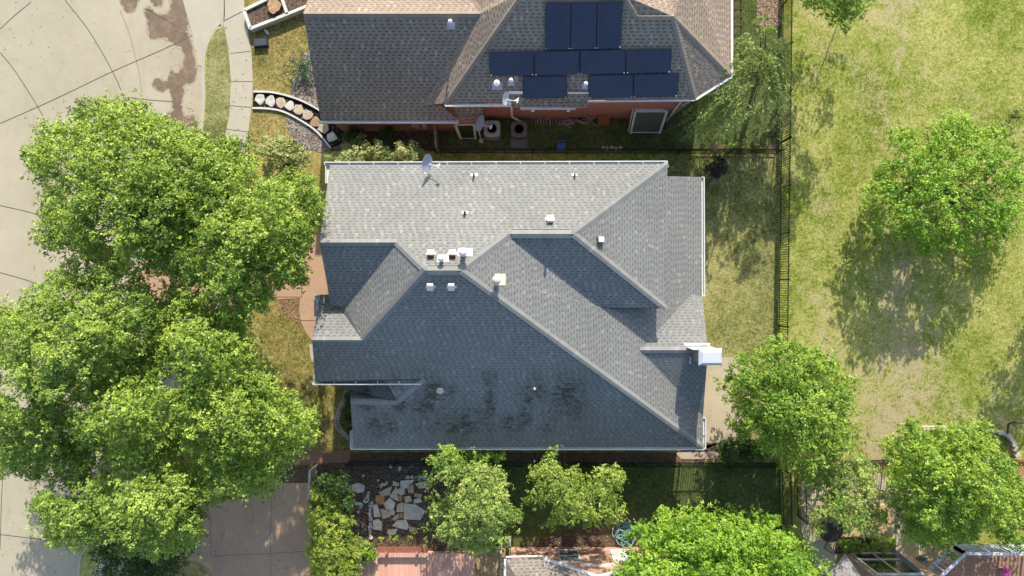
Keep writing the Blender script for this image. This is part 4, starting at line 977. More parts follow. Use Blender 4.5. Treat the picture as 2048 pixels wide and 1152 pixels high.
tree('overhanging_tree', 'leafy branches reaching in over the park grass at top edge', 'tree', [(1600,-90),(1700,-120),(1790,-90),(1750,-20),(1738,12),(1715,20),(1700,45),(1680,52),(1665,40),(1640,30),(1620,5),(1590,-30)], (1850,-330), 2.5, 6.0, L_maple, 39, holes=0.15, under=0.3, trunk_r=0.06, limbs=2)
tree('park_tree', 'tree mostly beyond the right edge whose shade falls on the grass', 'tree', [(2140,470),(2170,440),(2240,460),(2260,540),(2230,600),(2170,600),(2130,560)], (2190,530), 1.8, 5.0, L_bright, 40)
for i, (x, y, r, h) in enumerate(((1455,297,11,0.7),(1472,293,10,0.6),(1492,297,12,0.8),(1512,295,12,0.9),(1530,299,9,0.6))):
    tree('bedding_plant', 'low green plant in the fenced bed by the iron fence, '+('one at its left end','second from left','middle one','second from right','rightmost one')[i], 'plant', [(x-r,y),(x-r*.6,y-6),(x,y-8),(x+r*.7,y-5),(x+r,y+1),(x,y+7)], (x,y), 0.25, h, L_pale if i > 1 else L_maple, 50+i, rc=0.18, ls=0.09, spacing=7, nl=40, trunk_r=0.015, lump=0.1, limbs=4, group='plants in the narrow bed')
for i, (x, y, r) in enumerate(((1690,1092,13),(1712,1090,14),(1735,1095,13),(1755,1094,10),(1780,1086,13))):
    tree('flowering_plant', 'leafy plant in the bed above the sunroom windows, '+('leftmost','second from left','middle one','second from right','rightmost')[i], 'plant', [(x-r,y),(x-r*.6,y-11),(x+3,y-12),(x+r,y-4),(x+r*.8,y+9),(x-4,y+11)], (x,y), 0.3, 0.9, L_maple, 60+i, rc=0.2, ls=0.12, spacing=8, nl=45, trunk_r=0.015, lump=0.2, limbs=4, group='plants above the sunroom windows')
for i, (x, y, r) in enumerate(((1100,1085,0),(890,1060,12),(760,1078,10),(790,1075,10),(822,1070,12),(850,1085,9))):
    if r: tree('garden_plant', 'low plant edging the flagstones above the timber bench, '+('','rightmost under pale tree','leftmost','second from left','middle one','beside the bench end')[i], 'plant', [(x-r,y),(x-r*.5,y-8),(x+r*.5,y-8),(x+r,y),(x+r*.4,y+8),(x-r*.5,y+8)], (x,y), 0.1, 0.45, L_pale, 70+i, rc=0.16, ls=0.08, spacing=8, nl=30, trunk_r=0.012, lump=0.1, limbs=4, group='low plants round the flagstones')
tree('small_bush', 'little round green bush right of the coiled hose', 'shrub', [(1275,1048),(1283,1040),(1292,1048),(1290,1058),(1280,1060)], (1283,1050), 0.3, 0.8, L_maple, 80, rc=0.16, ls=0.07, spacing=6, nl=40, trunk_r=0.02, lump=0.1, limbs=4)
# weeping tree: long hanging strands over the neighbour's back fence
def strands(name, label, cat, spots, trunk, mat, seed, zt):
    rng = np.random.default_rng(seed); rnd = random.Random(seed); root = empty(name, P(*trunk, 0), label, cat)
    cen = []; tds = []; tb = MB(); base = P(*trunk, 0); fork = P(trunk[0], trunk[1], zt*0.6); tb.tube([base, fork], [0.16, 0.12], 8)
    for (x, y, dx, dy, n) in spots:
        for _ in range(int(n*1.1)):
            a = P(x+rnd.gauss(0, 16), y+rnd.gauss(0, 11), zt*rnd.uniform(0.6, 1.0)); an = rnd.gauss(0, 0.30); L = rnd.uniform(0.6, 1.25)
            ddx = (dx*math.cos(an)-dy*math.sin(an))*L; ddy = (dx*math.sin(an)+dy*math.cos(an))*L
            pts = []; 
            for t in np.linspace(0, 1, 26):
                p = a + Vector((ddx/37*t, -ddy/37*t, 0.5*t-1.9*t*t)); p += Vector((rnd.gauss(0, .035), rnd.gauss(0, .035), rnd.gauss(0, .03))); pts.append(p)
                for _ in range(3): cen.append(tuple(p+Vector((rnd.gauss(0, .04), rnd.gauss(0, .04), rnd.gauss(0, .04))))); tds.append((ddx, -ddy, 0))
            if rnd.random() < 0.12: tb.tube([fork.lerp(a, 0.1), fork.lerp(a, 0.6)+Vector((0, 0, .3)), a, pts[13]], [0.035, 0.025, 0.015, 0.008], 5)
    cen = np.array(cen); n = len(cen)
    leaf_mesh('crown', cen, unit(rng.normal(size=(n, 3))+np.array([0, 0, 0.7])), 0.16*rng.uniform(0.6, 1.3, n), rng.uniform(0.1, 1.0, n), mat, root, asp=0.28, rng=rng, tdir=unit(np.array(tds)))
    tb.build('trunk', M_bark, root); return root
strands('weeping_tree', 'wispy weeping tree with trailing green strands over the top right iron fence', 'tree',
    [(1480,165,-70,55,34),(1455,190,-60,60,26),(1500,120,-45,50,22),(1530,105,25,35,20),(1550,135,30,45,20),(1505,85,-30,20,14),(1560,85,25,10,12),(1530,60,10,-20,8),(1480,210,-35,50,12),(1455,120,-45,10,10),(1550,170,20,60,12)], (1520,140), L_willow, 91, 4.6)
# ================================================================ SMALL THINGS
ORD = ['first','second','third','fourth','fifth','sixth','seventh','eighth','ninth','tenth','eleventh','twelfth','thirteenth','fourteenth','fifteenth','sixteenth','seventeenth','eighteenth','nineteenth','twentieth','twenty-first','twenty-second','twenty-third','twenty-fourth','twenty-fifth','twenty-sixth','twenty-seventh','twenty-eighth','twenty-ninth','thirtieth']
def thing(name, x, y, z, label, cat, group=None): return empty(name, P(x, y, z), label, cat, group)
def iron_fence(name, label, p0, p1, h, post_every=2.4, pick=0.125, group=None, finial=False):
    a = Vector(p0); b = Vector(p1); root = empty(name, a, label, 'fence', group); d = (b-a); L = d.length; d.normalize(); up = Vector((0, 0, 1))
    m = MB()
    for z in (0.12, h-0.12): m.bar(a+up*z, b+up*z, 0.035, 0.035)
    m.build('rail', M_iron, root)
    n = max(1, round(L/post_every)); m0 = None
    for i in range(n+1):
        p = a+d*(L*i/n); m = MB(); m.bar(p, p+up*(h+0.06), 0.055, 0.055); 
        if finial: m.lathe([(0.001, 0), (0.045, 0.03), (0.05, 0.06), (0.001, 0.11)], p+up*(h+0.06), 8)
        m.build('post', M_iron, root)
    m = MB(); k = int(L/pick)
    for i in range(k):
        p = a+d*((i+0.5)*pick); m.bar(p+up*0.04, p+up*h, 0.026, 0.026)
    tag(m.build('pickets', M_iron, root), kind='stuff')
    return root
iron_fence('iron_fence', 'long black iron picket fence dividing the back yards from the park', P(1566,-80), P(1553,925), 1.35)
iron_fence('iron_fence', 'black iron fence continuing south from the yard corner beside dark lawn', P(1562,935), P(1566,1062), 1.35)
iron_fence('iron_fence', 'thin iron fence on the north boundary between grey house and brown house', P(872,306), P(1550,308), 1.3, finial=False)
iron_fence('iron_fence', 'thin iron fence on the south boundary below the grey house gutter', P(700,922), P(1548,926), 1.0)
iron_fence('iron_fence', 'dark iron fence between park grass and stone courtyard', P(1600,922), P(1850,918), 1.3)
iron_fence('iron_fence', 'short iron fence panel on the courtyard left side by the stone path', P(1592,938), P(1594,1030), 1.3)
iron_fence('iron_fence', 'black iron fence above the red timber deck at the right edge', P(2000,920), P(2110,920), 1.2)
def wood_fence(name, label, a, b, h, mat):
    a = Vector(a); b = Vector(b); root = empty(name, a, label, 'fence'); up = Vector((0, 0, 1)); m = MB(); m.bar(a+up*h/2, b+up*h/2, 0.03, h-0.05); m.build('boards', mat, root)
    m = MB(); m.bar(a+up*h, b+up*h, 0.12, 0.04); m.build('cap_rail', mat, root)
    d = (b-a); L = d.length; n = max(1, round(L/1.8))
    for i in range(n+1):
        m = MB(); p = a+d*(i/n); m.bar(p, p+up*(h-0.03), 0.1, 0.1); m.build('post', mat, root)
    return root
wood_fence('wooden_gate', 'narrow brown board gate between brown house wall and boundary', P(876,262), P(879,306), 1.75, M_wood)
wood_fence('white_fence', 'weathered white board fence end beside the brown driveway', P(634,930), P(632,985), 1.3, plain('whitewash', (0.55,0.52,0.48), 0.8, var=0.2, scale=6))
wood_fence('plank_fence', 'low wooden fence end left of the brick corner house', P(1003,1088), P(1003,1130), 1.5, plain('grey_wood', (0.36,0.34,0.32), 0.85, var=0.2, scale=6))
# planter with stump
pl = thing('timber_planter', 520, 30, 0, 'white timber framed planter of dark soil at top left', 'planter')
m = MB(); q = [P(x, y, 0.4) for x, y in ((488,20),(500,57),(574,28),(558,-20))]
Mw = plain('white_timber', (0.60,0.59,0.55), 0.7, var=0.12, scale=6)
for i in range(3): m.bar(Vector((q[i].x,q[i].y,0.2)), Vector((q[i+1].x,q[i+1].y,0.2)), 0.15, 0.42)
m.bar(Vector((q[2].x,q[2].y,0.2)), Vector((P(618,10,.4).x, P(618,10,.4).y, 0.2)), 0.15, 0.42)
m.bar(Vector((q[0].x,q[0].y,0.2)), Vector((P(560,-15,.4).x, P(560,-15,.4).y, 0.2)), 0.15, 0.42)
m.build('frame', Mw, pl)
m = MB(); m.prism([tuple(P(x, y, .3)[:2]) for x, y in ((491,22),(502,54),(574,27),(617,10),(612,-60),(556,-60),(548,-12))], 0.01, 0.30); m.build('soil', M_soil, pl)
st = thing('tree_stump', 548, 12, 0.3, 'flat sawn tree stump sitting in the white planter', 'stump')
m = MB(); rr = [0.36*(1+0.10*math.sin(3*t+1)+0.05*math.sin(7*t)) for t in np.linspace(0, 2*math.pi, 28, endpoint=False)]
c = P(548, 12, 0.5); m.prism([(c.x+r*math.cos(2*math.pi*i/28), c.y+r*1.1*math.sin(2*math.pi*i/28)) for i, r in enumerate(rr)], 0.2, 0.52)
m.build('bark', M_bark, st)
m = MB(); m.face([(c.x+r*0.94*math.cos(2*math.pi*i/28), c.y+r*1.03*math.sin(2*math.pi*i/28), 0.525) for i, r in enumerate(rr)]); m.build('cut_face', plain('cut_wood', (0.40,0.26,0.14), 0.85, var=0.25, scale=6), st)
ub = thing('utility_box', 522, 86, 0, 'small black utility box set in the front grass at top left', 'utility box')
m = MB(); c = P(522, 86, 0.15); m.box((c.x, c.y, 0.1), (0.72, 0.42, 0.24), rz=0.08); m.build('body', plain('black_plastic', (0.02,0.022,0.026), 0.35, var=0.1, spec=0.5), ub)
m = MB(); m.box((c.x, c.y+0.02, 0.235), (0.66, 0.36, 0.03), rz=0.08); m.build('lid', plain('grey_plastic', (0.06,0.065,0.08), 0.35, spec=0.6), ub)
def rock(name, x, y, r, h, mat, label, cat, seed, group=None, asp=1.0, rot=0.0, z=0.0, flat=True):
    rd = random.Random(seed); c = P(x, y, z+h); n = 9; pts = []
    for i in range(n):
        t = 2*math.pi*i/n + rd.uniform(-.2, .2); q = r*rd.uniform(0.78, 1.12); u, v = q*math.cos(t), q*asp*math.sin(t)
        pts.append((c.x+u*math.cos(rot)-v*math.sin(rot), c.y+u*math.sin(rot)+v*math.cos(rot)))
    m = MB(); cx = c.x; cy = c.y; ins = [(cx+(p[0]-cx)*0.86, cy+(p[1]-cy)*0.86) for p in pts]
    zt = z+h
    m.face([(p[0], p[1], zt) for p in ins])
    for i in range(n):
        j = (i+1) % n; m.face([(*pts[i], z-0.02), (*pts[j], z-0.02), (*pts[j], zt-0.25*h), (*pts[i], zt-0.25*h)]); m.face([(*pts[i], zt-0.25*h), (*pts[j], zt-0.25*h), (*ins[j], zt), (*ins[i], zt)])
    o = m.build(name, mat); return tag(o, label, cat, group)
def stone_mat(i):
    cs = [(0.50,0.47,0.42),(0.40,0.31,0.22),(0.46,0.38,0.29),(0.52,0.50,0.46),(0.36,0.24,0.14),(0.44,0.42,0.39),(0.44,0.36,0.30)]
    return plain('stone_%s' % 'abcdefg'[i % 7], cs[i % 7], 0.85, var=0.22, scale=5, bump=0.5, bscale=18)
rock('white_rock', 532, 63, 0.2, 0.15, stone_mat(3), 'pale pointed rock on the grass just above black utility box', 'rock', 5, asp=0.4, rot=-0.9)
steps = [(520,198,3),(541,202,3),(561,205,2),(580,212,3),(597,219,2),(615,230,2),(631,244,4),(647,257,2),(663,274,3)]
od = ['first','second','third','fourth','fifth','sixth','seventh','eighth','ninth and last']
for i, (x, y, k) in enumerate(steps):
    rock('stepping_stone', x, y, 0.27, 0.05, stone_mat(k), '%s stepping stone of the black mulch path, counting from the sidewalk' % od[i], 'stepping stone', 100+i, 'stepping stones on black mulch', asp=1.15, z=0.016, rot=0.2*i)
for nm, lab, pts in (('path_edging', 'white edging along upper side of the black mulch path', [(507,183),(540,184),(570,190),(600,200),(630,215),(652,230),(668,243),(694,262)]),
                     ('path_edging', 'white edging along lower side of the black mulch path', [(505,216),(535,217),(560,221),(580,229),(600,240),(625,256),(642,272),(661,296)])):
    m = MB(); q = [Vector((*p, 0.05)) for p in spline(W(pts, 0.1), 4, closed=False)]
    for a, b in zip(q[:-1], q[1:]): m.bar(a, b, 0.09, 0.13)
    tag(m.build(nm, M_white), lab, 'edging')
# sago palm
sp = thing('sago_palm', 608, 138, 0, 'dark green sago palm beside corner of the brown roof', 'palm')
m = MB(); fm = MB()
c = P(606, 138, 0.35); m.tube([P(606,138,0), c], [0.12, 0.1], 8); m.build('trunk', M_bark, sp)
for i in range(22):
    t = 2*math.pi*i/22+0.1*(i % 3); L = 0.75+0.15*(i % 4); d = Vector((math.cos(t), math.sin(t), 0)); s = Vector((-d.y, d.x, 0)); prev = c
    for j in range(1, 9):
        u = j/8; p = c + d*L*u + Vector((0, 0, 0.45*u-0.65*u*u)); fm.bar(prev, p, 0.015, 0.01)
        for sg in (-1, 1): fm.face([p, p+s*sg*0.16*(1-u*0.6)+d*0.10, p+d*0.06])
        prev = p
fm.build('frond', plain('frond_green', (0.03,0.085,0.03), 0.5, var=0.25), sp)
# satellite dishes
def dish(loc, face, label, r=0.42, mast=None, mat=None, feed_up=0.0):
    e = empty('satellite_dish', loc, label, 'satellite dish', 'satellite dishes'); loc = Vector(loc); f_ = Vector(face).normalized()
    R = f_.to_track_quat('Z', 'Y').to_matrix(); m = MB()
    prof = [(0.001, -0.02)]+[(r*t, 0.16*r*t*t) for t in (0.25, 0.5, 0.75, 1.0)]+[(r*1.02, 0.155*r), (r*0.75, 0.06*r), (0.001, -0.035)]
    m.lathe(prof, loc, 28, R=R, sx=1.0, sy=0.92); m.build('reflector', mat or M_dish, e, smooth=True)
    m = MB(); b = loc - f_*0.05; m.tube([loc-R@Vector((0, r*0.8, 0))*0.6-f_*0.06, loc+f_*0.5-R@Vector((0, r*0.7, 0)), loc+f_*0.62-R@Vector((0, r*0.4, 0))], 0.022, 6); m.build('feed_arm', M_gutter, e)
    m = MB(); c = loc+f_*0.62-R@Vector((0, r*0.35, 0)); m.bar(c-R@Vector((0.12, 0, 0)), c+R@Vector((0.12, 0, 0)), 0.07, 0.07); m.bar(c-f_*0.12, c+f_*0.05, 0.08, 0.08); m.build('receiver', M_white, e)
    m = MB(); pts = [loc-f_*0.08]+[Vector(p) for p in mast]; m.tube(pts, 0.026, 8); q = Vector(mast[-1]); m.box(q+Vector((0, 0, 0.02)), (0.2, 0.2, 0.03)); m.build('mast', M_gutter, e)
    return e
M_dish = plain('dish_grey', (0.30, 0.345, 0.42), 0.4, var=0.05)
M_dish2 = plain('dish_white', (0.52, 0.55, 0.57), 0.4, var=0.04)
p = P(852, 326, 5.9); b1 = PL(876, 356, pN); dish(p, (0.95, -0.25, 0.50), 'blue-grey satellite dish on north gutter of the grey roof', 0.40, [(p.x+0.1, p.y-0.30, p.z-0.5), PL(853,345,pN)])
p = P(1010, 197, 4.9); dish(p, (0.95, -0.25, 0.55), 'pale satellite dish at roof edge of brown house, left of the solar panels', 0.30, [(p.x+0.12, p.y-0.1, p.z-0.4), PL(1018,203,q2)], M_dish2)
p = P(958, 246, 2.9); dish(p, (0.95, -0.35, 0.45), 'grey satellite dish over the round air conditioner beside brown house', 0.40, [(p.x-0.05, p.y-0.2, p.z-0.5), (p.x-0.02, p.y-0.25, 0.02)])
# air conditioners
for i, (x, y, s, lab, mt) in enumerate(((984,257,0.84,'light cased air conditioner under the grey dish',(0.42,0.42,0.40)), (1038,258,0.80,'dull green-grey air conditioner at foot of the white downspout',(0.17,0.17,0.14)))):
    e = thing('air_conditioner', x, y, 0, lab, 'air conditioner', 'air conditioners by the brown house'); c = P(x, y, 0.75); body = plain('ac_case_%s' % 'ab'[i], mt, 0.5, metal=0.0)
    m = MB(); q = []
    for a in range(24):
        t = 2*math.pi*a/24; u, v = math.cos(t), math.sin(t); k = (abs(u)**5+abs(v)**5)**(-0.2); q.append((c.x+u*k*s/2, c.y+v*k*s/2))
    m.prism(q, 0.05, 0.70); m.build('case', body, e)
    m = MB(); m.lathe([(s*0.33, 0.0), (s*0.36, 0.02)], (c.x, c.y, 0.705), 28); m.build('fan_guard', plain('fan_dark', (0.02,0.02,0.022), 0.6), e)
    fb = MB()
    for a in range(3):
        t = 2*math.pi*a/3+i; d = Vector((math.cos(t), math.sin(t), 0)); n = Vector((-d.y, d.x, 0)); o_ = Vector((c.x, c.y, 0.735)); fb.face([o_+d*0.06, o_+d*0.26-n*0.03, o_+d*0.27+n*0.13, o_+d*0.1+n*0.09])
    fb.build('fan_blade', plain('fan_light', (0.34,0.33,0.30), 0.5), e)
    m = MB()
    for a in range(6): m.lathe([(s*(0.08+a*0.05), 0), (s*(0.08+a*0.05)+0.01, 0.012)], (c.x, c.y, 0.75), 28)
    m.build('grille', body, e)
    m = MB(); m.box((c.x, c.y-(0.25 if i else 0), 0.03), (s*1.08, s*(1.08+0.5*i), 0.07)); m.build('pad', plain('pad_grey', (0.20,0.19,0.17), 0.9), e)
# white framed screens leaning by the wall
def screen(lab, top, bot, zt, zb, glass, double=False):
    e = thing('leaning_screen', bot[0][0], bot[0][1], 0, lab, 'screen', 'framed screens against the brick wall'); a, b = P(*top[0], zt), P(*top[1], zt); c, d = P(*bot[1], zb), P(*bot[0], zb)
    m = MB(); m.bar(a, b, 0.13, 0.05); m.bar(a, d, 0.10, 0.05); m.bar(b, c, 0.12, 0.05); m.bar(d.lerp(a, .05), c.lerp(b, .05), 0.04, 0.03); m.build('frame', M_white, e)
    off = Vector((0, 0, -0.03)); m = MB(); m.face([a+off, b+off, c+off, d+off][::-1]); m.build('mesh_panel', glass, e)
    if double:
        s = Vector((-0.12, 0.10, -0.02)); m = MB(); m.bar(a+s, b+s, 0.06, 0.04); m.bar(a+s, d+s, 0.06, 0.04); m.build('rear_frame', M_gutter, e)
screen('large white framed green screen leaning on the right brick wall', ((1271,222),(1334,222)), ((1261,267),(1319,267)), 1.9, 0.1, plain('green_mesh', (0.085,0.115,0.08), 0.5, var=0.1), True)
screen('smaller white framed dark green screen beside the round air conditioner', ((911,249),(948,248)), ((922,278),(951,278)), 1.5, 0.1, plain('dark_green_mesh', (0.04,0.05,0.025), 0.5, var=0.1), True)
# firewood and board
rd = random.Random(4); lm = plain('log_grey', (0.26,0.20,0.16), 0.95, var=0.35, scale=6)
for i in range(30):
    vert = i < 12; x = 1064+(i*6.0 if vert else 0) if vert else 1130+rd.uniform(0, 52); y = 239+rd.uniform(-2, 2) if vert else 240+rd.uniform(-9, 9)
    an = (math.pi/2+rd.uniform(-.15, .15)) if vert else rd.uniform(-0.6, 0.5); L = rd.uniform(0.45, 0.62) if vert else rd.uniform(0.35, 0.8); z = rd.uniform(0.05, 0.3)
    c = P(x, y, z); d = Vector((math.cos(an), math.sin(an), 0))*L/2; m = MB(); m.tube([c-d, c+Vector((0, 0, rd.uniform(-.02, .02))), c+d], rd.uniform(0.035, 0.06), 6)
    tag(m.build('firewood_log', lm), ORD[i]+' grey split log from left in the row against the brick wall' if vert else 'loose grey branch piece in the heap right of the log row', 'log', 'logs lined up by the wall' if vert else 'loose branch pieces by the wall')
e = thing('wooden_board', 1208, 236, 0, 'rusty orange board leaning between firewood and green screen', 'board'); m = MB(); m.bar(P(1210,224,1.0), P(1206,250,0.05), 0.62, 0.04); m.build('panel', plain('orange_board', (0.26,0.085,0.03), 0.85, var=0.2, scale=4), e)
m = MB(); m.bar(P(1200,232,0.72)+Vector((0,0,.03)), P(1222,232,0.72)+Vector((0,0,.03)), 0.05, 0.03); m.build('batten', M_wood, e)
m = MB(); m.tube([P(1168,225,1.2), P(1187,247,0.05)], 0.04, 6); tag(m.build('wooden_pole', lm), 'grey pole propped between the firewood and orange board', 'pole')
e = thing('folding_chair', 1121, 297, 0, 'small blue folding chair in the shaded side yard', 'chair'); bl = plain('blue_cloth', (0.07,0.14,0.32), 0.7); c = P(1121, 297, 0)
m = MB(); m.box((c.x, c.y, 0.42), (0.45, 0.40, 0.03)); m.build('seat', bl, e)
m = MB(); m.box((c.x, c.y+0.24, 0.62), (0.45, 0.04, 0.34)); m.build('backrest', bl, e)
for sx in (-1, 1):
    for sy in (-1, 1): m = MB(); m.bar((c.x+sx*0.23, c.y+sy*0.2, 0), (c.x+sx*0.23, c.y+sy*0.2, 0.45 if sy < 0 else 0.82), 0.025, 0.025); m.build('leg', plain('steel', (0.3,0.3,0.3), 0.4), e)
for i, x in enumerate((1207,1215,1224,1232,1241)): rock('edging_stone', x, 295+(i % 2)*2, 0.11, 0.12, stone_mat(5), 'small round grey stone on the shaded boundary, '+('leftmost of five','second of five','middle of five','fourth of five','rightmost of five')[i], 'stone', 200+i, 'round stones on the boundary')
# flagstone garden
fl = [((801,962),(829,960),(812,977),(801,978)),((831,968),(852,962),(851,976),(838,977)),((757,985),(784,972),(779,990),(765,992)),((779,992),(793,973),(796,1002),(786,998)),
      ((795,978),(808,975),(810,987),(802,991),(794,985)),((814,976),(826,968),(827,986),(817,986)),((751,992),(768,989),(769,1007),(760,1010),(752,1005)),((768,1008),(779,996),(790,1006),(786,1021),(772,1019)),
      ((746,1011),(754,1008),(762,1033),(748,1034)),((761,1018),(779,1022),(780,1033),(766,1038)),((795,1009),(806,1005),(807,1024),(793,1024)),((808,1007),(832,1010),(850,1022),(840,1040),(808,1038)),
      ((783,1038),(797,1027),(798,1036),(790,1042)),((799,1026),(806,1027),(806,1035),(799,1037)),((746,1042),(757,1038),(764,1046),(763,1061),(746,1058)),((784,1052),(795,1041),(812,1040),(817,1052),(814,1060),(800,1057)),
      ((817,1053),(832,1056),(836,1066),(819,1064)),((808,994),(820,992),(824,1002),(812,1006)),((828,999),(840,995),(844,1004),(828,1007)),((829,987),(844,988),(842,995),(829,993)),((796,992),(804,992),(803,1003),(797,1002)),
      ((704,970),(716,966),(729,972),(728,983),(716,986),(705,982)),((775,1060),(795,1058),(790,1070),(775,1068)),((852,962),(862,962),(864,975),(853,976)),((786,962),(798,966),(798,972),(786,971)),((778,1021),(789,1022),(789,1031),(780,1030))]
import itertools
adj = ['white angular','tan slanted','grey blocky','long pale','small rounded','narrow brown','cream wedge','rough grey','ochre thin']
for i, p in enumerate(fl):
    m = MB(); c = (sum(a for a, b in p)/len(p), sum(b for a, b in p)/len(p)); q = [tuple(P(c[0]+(x-c[0])*1.03, c[1]+(y-c[1])*1.03, 0.06)[:2]) for x, y in p]
    m.prism(q, 0.0, 0.05+0.006*(i % 5)); o = m.build('flagstone', plain('flag_%s' % 'abcdefg'[i % 7], [(0.66,0.58,0.45),(0.52,0.37,0.23),(0.58,0.47,0.34),(0.64,0.55,0.44),(0.50,0.26,0.09),(0.56,0.48,0.38),(0.56,0.41,0.27)][(i*3) % 7], 0.85, var=0.2, scale=4, bump=0.4, bscale=14))
    rw = ('top','upper','middle','lower','bottom')[min(4, max(0, int((c[1]-960)/22)))]; same = sorted([sum(a_ for a_, b_ in q_)/len(q_) for q_ in fl if min(4, max(0, int((sum(b_ for a_, b_ in q_)/len(q_)-960)/22))) == min(4, max(0, int((c[1]-960)/22)))])
    tag(o, ['white','tan','grey','pale','rusty','dull grey','cream'][(i*3) % 7]+' flat flagstone in '+rw+' row of the garden bed, '+['first','second','third','fourth','fifth','sixth','seventh','eighth','ninth','tenth'][same.index(c[0])]+' from left', 'flagstone', 'flagstones in the garden bed')
rd = random.Random(9)
rowp = spline([(773,967),(762,972),(757,978)], 3, closed=False)+spline([(812,955),(840,955),(868,957)], 4, closed=False)+spline([(742,1008),(740,1022),(741,1040),(740,1060),(741,1076)], 3, closed=False)+spline([(736,986),(735,995),(731,1003)], 2, closed=False)+spline([(702,1002),(712,1008),(722,1010)], 2, closed=False)+[(726,952),(756,962),(781,934),(800,936),(822,932)]
for i, (x, y) in enumerate(rowp): rock('edging_stone', x+rd.uniform(-1, 1), y+rd.uniform(-1, 1), rd.uniform(0.07, 0.12), 0.12, stone_mat(3), 'small white stone edging the garden bed of flagstones', 'stone', 300+i, 'white stones edging the flagstones', asp=rd.uniform(0.7, 1.5), rot=rd.uniform(0, 3))
for i in range(34): rock('river_pebble', 708+rd.uniform(0, 24)+i*0.2, 1012+i*1.6+rd.uniform(-4, 4), rd.uniform(0.05, 0.1), 0.07, plain('red_pebble', (0.26,0.15,0.12), 0.8, var=0.3) if i % 3 else stone_mat(6), 'reddish pebble in the strip between hedge and flagstones', 'pebble', 400+i, 'pebbles beside the hedge')
# front bed curved stone edging
ed = spline([(682,762),(692,768),(694,782),(688,800),(680,818),(674,838),(676,855),(686,868),(700,878)], 3, closed=False)
for i, (x, y) in enumerate(ed): rock('edging_block', x, y, 0.14, 0.14, stone_mat(6 if i % 2 else 2), ORD[i]+' tan block of the curved front bed edging, counting down from the upper gutter', 'block', 500+i, 'curved bed edging blocks', asp=1.1, rot=i*0.3)
for i, (x, y) in enumerate(((693,800),(690,818),(694,838),(698,856),(700,790))):
    tree('bed_plant', 'low leafy plant in the curved front bed, '+('second from top','middle one','fourth from top','lowest one','topmost one')[i], 'plant', [(x-7,y),(x-4,y-9),(x+6,y-8),(x+8,y+4),(x,y+9)], (x, y), 0.25, 0.6, L_dark, 600+i, rc=0.16, ls=0.1, spacing=6, nl=30, trunk_r=0.012, lump=0.1, limbs=4, group='plants of the curved front bed')
# deck and bench
dk = thing('timber_deck', 825, 1130, 0, 'reddish timber deck at bottom edge beside the hedge', 'deck'); Md = boards('deck_red', (0.68,0.38,0.27), 0.155, 'Y')
m = MB(); m.prism([(P(716,0,.3).x, P(0,1106,.3).y), (P(950,0,.3).x, P(0,1106,.3).y), (P(950,0,.3).x, -22), (P(704,0,.3).x, -22)], -0.05, 0.3); m.build('deck_boards', Md, dk)
bn = thing('deck_bench', 805, 1100, 0.3, 'dark red timber bench along the top of the reddish deck', 'bench'); Mb = plain('bench_red', (0.30,0.11,0.075), 0.75, var=0.2, scale=5)
for k in range(3):
    m = MB(); a = P(755, 1095.5+k*4, 0.72); b = P(856, 1095.5+k*4, 0.72); m.bar(a, b, 0.10, 0.04); m.build('slat', Mb, bn)
for x in (773, 834): m = MB(); c = P(x, 1104, 0.6); m.bar((c.x, c.y, 0.28), (c.x, c.y, 0.76), 0.14, 0.14); m.build('leg', plain('post_tan', (0.42,0.24,0.16), 0.8), bn)
# hose
m = MB(); pts = []; cc0 = P(1248, 1068, 0.05)
rd = random.Random(3)
loops = [(1241,1074,12),(1250,1078,13),(1256,1074,11),(1246,1058,12),(1256,1054,9),(1262,1062,10),(1239,1062,15),(1252,1068,16),(1258,1082,9),(1243,1080,10),(1266,1070,9),(1250,1050,13),(1240,1068,9),(1254,1086,11)]
for i, (x, y, r) in enumerate(loops):
    c = P(x, y, 0.05+0.015*i)
    for a in range(15): t = a/14*2*math.pi*1.05+i*1.9; pts.append((c.x+r/38*math.cos(t)*(1+0.1*math.sin(2*t+i)), c.y+r/38*1.0*math.sin(t)*(1+0.12*math.cos(t*2+i)), 0.06+0.014*i+0.01*math.sin(t)))
m.tube(pts, 0.024, 6); tag(m.build('garden_hose', plain('teal_hose', (0.20,0.36,0.36), 0.4, var=0.3, scale=3)), 'tangled pale teal garden hose lying in loops beside brick corner house', 'hose')
for i, (x, y) in enumerate(((1232,1076),(1238,1086),(1246,1088),(1256,1089),(1266,1083),(1269,1060),(1234,1062))): 
    m = MB(); c = P(x, y, 0.05); m.box((c.x, c.y, 0.05), (0.2, 0.1, 0.08), rz=i*0.9); tag(m.build('loose_brick', plain('loose_red', (0.33,0.13,0.08), 0.85, var=0.25)), 'loose red brick lying under the teal hose', 'brick', 'bricks under the hose')
m = MB(); c = P(1018,1088,0.9); m.box((c.x, c.y, 0.45), (0.18, 0.22, 0.9)); tag(m.build('gate_post', plain('grey_post', (0.36,0.36,0.35), 0.7)), 'grey square post at the corner of the brick house wall', 'post')
